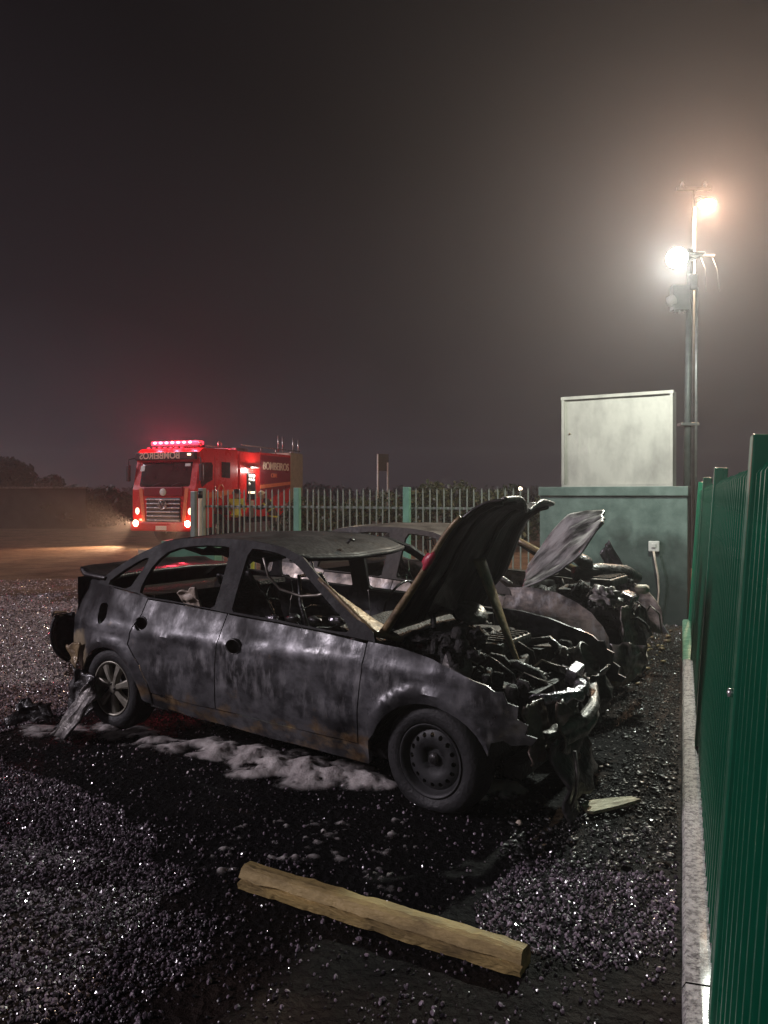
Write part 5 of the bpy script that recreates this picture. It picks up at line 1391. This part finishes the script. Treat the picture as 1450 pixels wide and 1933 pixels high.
person((-3.98, 27.0, 0), R(-80), 'firefighter in dark coat and cream helmet leaning towards the truck', J2, M['turnout'], M['helmet'], M['hivis'], [('waist', 'chest', 0.1, 0.175), ('waist', 'chest', 0.95, 0.19), ('shL', 'elL', 0.6, 0.092), ('pel', 'hem', 0.8, 0.188)])

# ------------------------------------------------------------------ timber, plank, scraps, foam
tm = empty('timber_beam', (-0.045, 2.895, 0), math.atan2(2.60 - 3.17, 0.465 + 0.557))
tag(tm, 'weathered yellowish timber beam lying on the mud in the foreground', 'beam')
pr_ = [(-0.060, -0.004), (-0.066, 0.026), (-0.040, 0.031), (-0.038, 0.041), (-0.058, 0.047), (-0.038, 0.082), (-0.020, 0.092), (0.026, 0.088), (0.046, 0.070), (0.054, 0.035), (0.056, -0.004)]
NS = 46
tb = MB(); vs, fs = [], []
for i in range(NS):
    t = i / (NS - 1); x = -0.60 + 1.20 * t
    for k, (a, b_) in enumerate(pr_):
        wob = 0.004 * noise.noise(Vector((x * 9, k * 1.7, 0))) + 0.003 * noise.noise(Vector((x * 30, k * 3.0, 4)))
        tip = 0.0
        if i >= NS - 3: tip = 0.03 * (i - (NS - 4)) / 3
        vs.append((x - tip * 0.0 + 0.008 * noise.noise(Vector((k * 2.0, i * 0.01, 1))) * (i in (0, NS - 1)), a * 0.92 * (1 - tip * 2.2) + wob, max(-0.004, b_ * 0.86 * (1 - tip * 2.2) + wob)))
n_ = len(pr_)
for i in range(NS - 1):
    for k in range(n_):
        fs.append((i * n_ + k, i * n_ + (k + 1) % n_, (i + 1) * n_ + (k + 1) % n_, (i + 1) * n_ + k))
fs += [tuple(range(n_)), tuple((NS - 1) * n_ + k for k in range(n_))]
tb.add(vs, fs, False)
for i in range(len(tb.sm) - 2): tb.sm[i] = False
tb.build('timber', M['wood'], tm)

gp_ = ground_at(1155, 1524)
pk = empty('pale_plank', (gp_.x, gp_.y, 0.012), R(12)); pk.rotation_euler = (R(4), R(-2), R(14))
tag(pk, 'pale broken plank lying in the ash right of the front car', 'plank')
b = MB()
b.prism([(-0.17, -0.045), (-0.135, -0.062), (0.0, -0.045), (0.16, -0.012), (0.13, 0.03), (0.02, 0.045), (-0.10, 0.050), (-0.16, 0.02)], 0.0, 0.016, 'z')
b.build('board', M['plank'], pk)
gp_ = ground_at(1206, 1240)
vg = empty('vent_grille', (gp_.x, gp_.y, 0.05), R(8)); vg.rotation_euler = (R(30), 0, R(-12))
tag(vg, 'small ribbed grey grille lying below the second car nose', 'grille')
MB().bbox((0, 0, 0), (0.15, 0.24, 0.02), 0.004).build('backing', M['char'], vg)
for k in range(8):
    MB().box((-0.066 + k * 0.019, 0, 0.018), (0.009, 0.23, 0.018)).build('rib', M['cream'], vg)
gp_ = ground_at(1120, 1458)
MB().lump((0, 0, 0.035), (0.035, 0.03, 0.04), 6, 0.3, 2).build('charred_block', M['char'], None, (gp_.x, gp_.y, 0))
tag(bpy.data.objects['charred_block'], 'small charred block on the ash between front bumper and kerb', 'debris')
gp_ = ground_at(980, 1558)
MB().lump((0, 0, 0.01), (0.016, 0.014, 0.014), 6, 0.5, 2).build('pale_chip', M['cream'], None, (gp_.x, gp_.y, 0))
tag(bpy.data.objects['pale_chip'], 'tiny pale chip on the black ground before the front wheel', 'debris')
# fallen rear bumper skin by the rear wheel
fb = empty('fallen_bumper_skin', (0, 0, 0)); a_ = ground_at(125, 1390)
fb.location = (a_.x, a_.y, 0); fb.rotation_euler = (0, 0, math.atan2(EU.y, EU.x))
tag(fb, 'scorched bumper skin fallen on the foam beside the rear wheel', 'debris')
quad_sheet('skin_sheet', [(-0.10, -0.05, 0.01), (0.16, 0.05, 0.36), (0.26, 0.04, 0.30), (0.12, -0.08, 0.02)], M['alu'], fb, 61, amp=0.04)
quad_sheet('skin_fold', [(-0.16, 0.02, 0.01), (-0.02, 0.10, 0.20), (0.14, 0.10, 0.32), (0.02, -0.02, 0.02)], M['char'], fb, 65, amp=0.04)
fb2 = empty('crumpled_scrap', (0, 0, 0)); a_ = ground_at(60, 1362); fb2.location = (a_.x, a_.y, 0)
tag(fb2, 'crumpled dark scrap on the gravel left of the rear wheel', 'debris')
quad_sheet('scrap_sheet', [(-0.16, -0.06, 0.01), (0.16, -0.10, 0.02), (0.12, 0.06, 0.12), (-0.10, 0.05, 0.14)], M['char'], fb2, 71, amp=0.05)
# loose charred bits: too many to count
ch = MB()
for i in range(900):
    px = random.uniform(930, 1275); py = random.uniform(1250, 1640)
    if px < 1080 and py < 1500: continue
    q_ = ground_at(px, py); s_ = random.choice((0.004, 0.006, 0.008, 0.008, 0.012, 0.02))
    ch.lump((q_.x, q_.y, s_ * 0.3), (s_ * random.uniform(.7, 1.6), s_ * random.uniform(.6, 1.3), s_ * random.uniform(.25, .6)), i, 1.2, 1, Matrix.Rotation(random.uniform(0, 6), 3, 'Z'))
co = ch.build('charred_debris', M['char']); tag(co, 'loose charred bits strewn between the car noses and kerb', None, None, 'stuff')
ch = MB()
for i in range(420):
    q_ = ground_at(random.uniform(1085, 1278), random.uniform(1255, 1640)); s_ = random.choice((0.003, 0.004, 0.006, 0.009))
    ch.lump((q_.x, q_.y, 0.006), (s_ * random.uniform(.8, 2.0), s_, s_ * 0.35), i, 1.2, 1, Matrix.Rotation(random.uniform(0, 6), 3, 'Z') @ Matrix.Rotation(random.uniform(-.5, .5), 3, 'X'))
co = ch.build('ash_flakes', M['alu']); tag(co, 'grey ash flakes scattered on the burnt ground by the kerb', None, None, 'stuff')
ch = MB()
for i in range(150):
    q_ = ground_at(random.gauss(1195, 40), random.gauss(1220, 22)); s_ = random.uniform(0.012, 0.035)
    ch.lump((q_.x, q_.y, s_ * 0.4), (s_, s_ * 0.8, s_ * 0.6), i, 0.8, 1)
co = ch.build('rubble', M['rust']); tag(co, 'heap of brown rubble beneath the second car nose', None, None, 'stuff')

# fire foam: a lumpy film lying along the sill and in blots in front
EUv, EVv = Vector((EU.x, EU.y, 0)), Vector((EV.x, EV.y, 0)); CO3 = Vector((CO.x, CO.y, 0))
BL = []
def blot(px, py, r, h, sq=1.0):
    q_ = ground_at(px, py); BL.append((q_.x, q_.y, r, h, sq))
for k in range(95):
    t = random.random(); px = 190 + 520 * t; py = 1378 + 95 * t + random.gauss(0, 10)
    blot(px, py, random.uniform(0.05, 0.11), random.uniform(0.03, 0.06))
for k in range(26):
    px = random.uniform(400, 720); py = 1400 + (px - 400) * 0.22 + random.uniform(0, 45)
    blot(px, py, random.uniform(0.06, 0.15), random.uniform(0.03, 0.07))
for k in range(14): blot(random.uniform(50, 190), random.uniform(1368, 1392), random.uniform(0.05, 0.10), random.uniform(0.02, 0.05))
for k in range(9): blot(random.uniform(905, 985), random.uniform(1486, 1506), random.uniform(0.05, 0.09), 0.06)
for (px, py, r) in ((590, 1550, .07), (620, 1575, .05), (600, 1595, .09), (630, 1605, .05), (740, 1578, .05), (715, 1610, .045), (775, 1600, .03), (520, 1560, .05), (515, 1590, .03), (525, 1620, .04), (560, 1628, .05), (705, 1650, .045), (735, 1650, .035), (730, 1680, .05), (425, 1605, .05), (445, 1585, .03), (400, 1622, .025), (415, 1640, .05), (460, 1560, .04), (655, 1560, .04), (750, 1550, .04)):
    for q in range(7): blot(px + random.gauss(0, r * 260), py + random.gauss(0, r * 110), r * random.uniform(0.18, 0.5), random.uniform(0.015, 0.035), 0.8)
fx0, fx1, fy0, fy1, st_ = -2.9, 1.0, 3.0, 5.9, 0.009
nx_, ny_ = int((fx1 - fx0) / st_), int((fy1 - fy0) / st_)
gx = fx0 + np.arange(nx_) * st_; gy = fy0 + np.arange(ny_) * st_
H = np.zeros((nx_, ny_))
for (bx_, by_, r, h, sq) in BL:
    d2 = ((gx[:, None] - bx_) / (r * 1.3)) ** 2 + ((gy[None, :] - by_) / r) ** 2
    H = np.maximum(H, 0) ; H = np.sqrt(H * H + (h * np.clip(1 - d2, 0, None)) ** 2)
fv, ff, ids = [], [], -np.ones((nx_, ny_), int)
Z = np.full((nx_, ny_), -1.0); TH = np.zeros((nx_, ny_)); th_l = []
for i, j in zip(*np.nonzero(H > 0.002)):
    x, y = gx[i], gy[j]
    n1 = noise.noise(Vector((x * 7, y * 7, 1))); n2 = noise.noise(Vector((x * 21, y * 21, 2))); n3 = noise.noise(Vector((x * 55, y * 55, 6)))
    z = 0.45 * H[i, j] * max(0.15, 1.0 + 0.55 * n1 + 0.18 * n2 + 0.08 * n3) - 0.006
    TH[i, j] = H[i, j] * (1.0 + 0.9 * n1 + 0.9 * n2 + 0.4 * n3)
    Z[i, j] = z + ghash(x, y)
for i in range(nx_ - 1):
    for j in range(ny_ - 1):
        q4 = [(i, j), (i + 1, j), (i + 1, j + 1), (i, j + 1)]
        if all(Z[a] > -0.5 for a in q4) and max(Z[a] - ghash(gx[a[0]], gy[a[1]]) for a in q4) > -0.016:
            f_ = []
            for a in q4:
                if ids[a] < 0: ids[a] = len(fv); fv.append((gx[a[0]], gy[a[1]], Z[a])); th_l.append(TH[a])
                f_.append(int(ids[a]))
            ff.append(tuple(f_))
fo = MB().add(fv, ff, True).build('fire_foam', M['foam'], fix=False)
at_ = fo.data.attributes.new('thick', 'FLOAT', 'POINT'); at_.data.foreach_set('value', np.asarray(th_l, dtype=np.float32))
fn_, fl2 = M['foam'].node_tree.nodes, M['foam'].node_tree.links
an_ = fn_.new('ShaderNodeAttribute'); an_.attribute_name = 'thick'
mr_ = fn_.new('ShaderNodeMapRange'); mr_.inputs['From Min'].default_value = 0.004; mr_.inputs['From Max'].default_value = 0.055; mr_.inputs['To Max'].default_value = 0.96
mr_.interpolation_type = 'SMOOTHSTEP'
fl2.new(an_.outputs['Fac'], mr_.inputs['Value']); fl2.new(mr_.outputs[0], fn_['Principled BSDF'].inputs['Alpha'])
tag(fo, 'dirty white fire foam lying under and in front of the sedan', None, None, 'stuff')

# ------------------------------------------------------------------ vegetation and far things
def leaf_cloud(clumps, n, size, seed):
    r = np.random.default_rng(seed)
    vs = []; fs = []
    tot = sum(c[3] ** 2 for c in clumps)
    for (cx, cy_, cz, rad_) in clumps:
        k = int(n * rad_ ** 2 / tot)
        d = r.normal(size=(k, 3)); d /= np.linalg.norm(d, axis=1)[:, None]
        rr = rad_ * (0.45 + 0.6 * r.random(k) ** 0.6)
        c = d * rr[:, None] * np.array([1, 1, 0.8]) + np.array([cx, cy_, cz])
        for q in c:
            if q[2] < 0.02: continue
            a = r.normal(size=3); a /= np.linalg.norm(a); b_ = np.cross(a, r.normal(size=3)); b_ /= np.linalg.norm(b_)
            s_ = size * (0.6 + 0.8 * r.random())
            o_ = len(vs)
            vs += [tuple(q - a * s_), tuple(q + b_ * s_ * 0.45), tuple(q + a * s_), tuple(q - b_ * s_ * 0.45)]
            fs.append((o_, o_ + 1, o_ + 2, o_ + 3))
    return MB().add(vs, fs)
def bush(name, loc, w, h, label, cat, group, m, n=2600, size=0.10, trunk=0.0, seed=0, crown='foliage'):
    e_ = empty(name, loc); tag(e_, label, cat, group)
    r = random.Random(seed)
    cl = []
    for k in range(9):
        a = r.uniform(0, 6.28); q = r.uniform(0, 0.6)
        cl.append((math.cos(a) * w * q, math.sin(a) * w * 0.6 * q, trunk + (h - trunk) * r.uniform(0.25, 0.72), w * r.uniform(0.28, 0.5)))
    cl = [(a, b_, c, min(rr, (h - c))) for a, b_, c, rr in cl]
    leaf_cloud(cl, n, size, seed).build(crown, m, e_)
    t_ = MB(); t_.tube([(0, 0, 0), (0.03, 0, max(0.3, trunk)), (0.02, 0.05, h * 0.7)], [max(0.05, h * 0.03), max(0.04, h * 0.022), 0.02], 8)
    for k in range(3):
        c = cl[k]; t_.tube([(0.02, 0, max(0.25, trunk * 0.9)), (c[0] * 0.5, c[1] * 0.5, c[2] * 0.75), (c[0], c[1], c[2])], [h * 0.014, h * 0.01, 0.01], 6)
    t_.build('trunk' if trunk else 'stem', M['bark'], e_)
    return e_
pos = [('first', 560, 24), ('second', 612, 26), ('third', 668, 23), ('fourth', 752, 25), ('fifth', 805, 23), ('sixth', 868, 24), ('seventh', 925, 22), ('last', 985, 24), ('', 1040, 26)]
wher = ['nearest the truck rear', 'left of the dark sign', 'just under the dark sign', 'right of the dark sign', 'behind the right pale post', 'mid way to the wall', 'behind the raised hood', 'left of the green wall', 'hidden beside the green wall']
hts = [1.7, 1.95, 1.8, 2.25, 2.3, 2.5, 2.1, 2.2, 2.3]
for i, (_, px, y) in enumerate(pos):
    bush('shrub', ((px - 725) / 1452 * y, y, 0), 1.15, hts[i], 'dark green shrub beyond the bar fence, ' + wher[i], 'shrub', 'shrubs beyond the rear fence', M['leaf'], 2600, 0.075, 0.0, 40 + i)
bush('tree', (-27.5, 56, 0), 4.2, 4.6, 'dark rounded tree silhouette at the far left edge', 'tree', None, M['leaf2'], 7000, 0.20, 1.4, 3, 'crown')
bush('tree', (-23.6, 54, 0), 1.6, 3.2, 'small dark tree beside the large rounded one at left', 'tree', None, M['leaf2'], 3000, 0.16, 0.9, 4, 'crown')
for i, (px, y, w_, h_, wh) in enumerate(((150, 40, 2.2, 2.1, 'beside the end of the far wall'), (200, 40, 1.7, 2.4, 'just left of the fire truck'), (118, 38, 1.3, 1.9, 'in front of the far wall end'), (236, 42, 1.5, 2.0, 'hidden behind the truck mirror'))):
    bush('hedge_bush', ((px - 725) / 1452 * y, y, 0), w_, h_, 'low dark bush ' + wh, 'bush', 'bushes left of the truck', M['leaf2'], 3000, 0.12, 0.0, 70 + i)
fwall = empty('far_wall', (0, 0, 0)); tag(fwall, 'long low dim wall behind the gravel at far left', 'wall')
MB().bbox((-22.0, 37.5, 0.98), (15.0, 0.25, 1.96), 0.02).build('wall_body', M['render_wall'], fwall)
MB().bbox((-22.0, 37.5, 2.0), (15.1, 0.36, 0.08), 0.02).build('coping', M['alu'], fwall)
# distant tree belt closing the horizon
bl_ = []
r_ = random.Random(5)
for k in range(150):
    bl_.append((-70 + k * 0.95 + r_.uniform(-.5, .5), 95 + r_.uniform(-3, 3), r_.uniform(0.6, 1.8), r_.uniform(1.0, 1.9)))
tb_ = leaf_cloud(bl_, 26000, 0.32, 9).build('distant_wood', M['leaf2']); tag(tb_, 'far dark tree belt along the horizon', None, None, 'stuff')
# dark sign on two white posts
sgp = pt(722, 936, 30.0)
sb = empty('road_sign', (sgp.x, sgp.y, 0), R(15)); tag(sb, 'dark signboard on two white posts beyond the bar fence', 'sign')
for sx, zt_ in ((-0.20, 3.22), (0.20, 2.9)): MB().tube([(sx, -0.05, 0), (sx, -0.05, zt_)], 0.035, 8).build('post', M['white'], sb)
MB().bbox((0.0, 0.02, 2.90), (0.50, 0.03, 0.66), 0.01).build('board', M['darkmetal'], sb)
fl_ = pt(982, 925, 48.0)
fe_ = empty('yard_lamp', (fl_.x, fl_.y, 0)); tag(fe_, 'tiny distant yard lamp glowing above the raised hood', 'lamp')
MB().tube([(0, 0, 0), (0, 0, fl_.z)], 0.04, 8).build('post', M['darkmetal'], fe_)
MB().lump((0, -0.05, fl_.z + 0.08), (0.12, 0.08, 0.12), 1, 0.1, 2).build('lamp', M['lamp_far'], fe_)

# ------------------------------------------------------------------ drizzle haze
hz = MB().box((0, 60, 4.2), (250, 150, 10.6)).build('haze', None)
tag(hz, 'thin drizzle and smoke haze filling the lot', None, None, 'stuff')
hm = bpy.data.materials.new('haze'); hm.use_nodes = True
hn, hl = hm.node_tree.nodes, hm.node_tree.links
for n in list(hn):
    if n.type != 'OUTPUT_MATERIAL': hn.remove(n)
pv = hn.new('ShaderNodeVolumePrincipled')
pv.inputs['Color'].default_value = (0.95, 0.88, 0.92, 1)
pv.inputs['Density'].default_value = 0.0034
pv.inputs['Anisotropy'].default_value = 0.68
hl.new(pv.outputs[0], hn['Material Output'].inputs['Volume'])
hz.data.materials.append(hm)
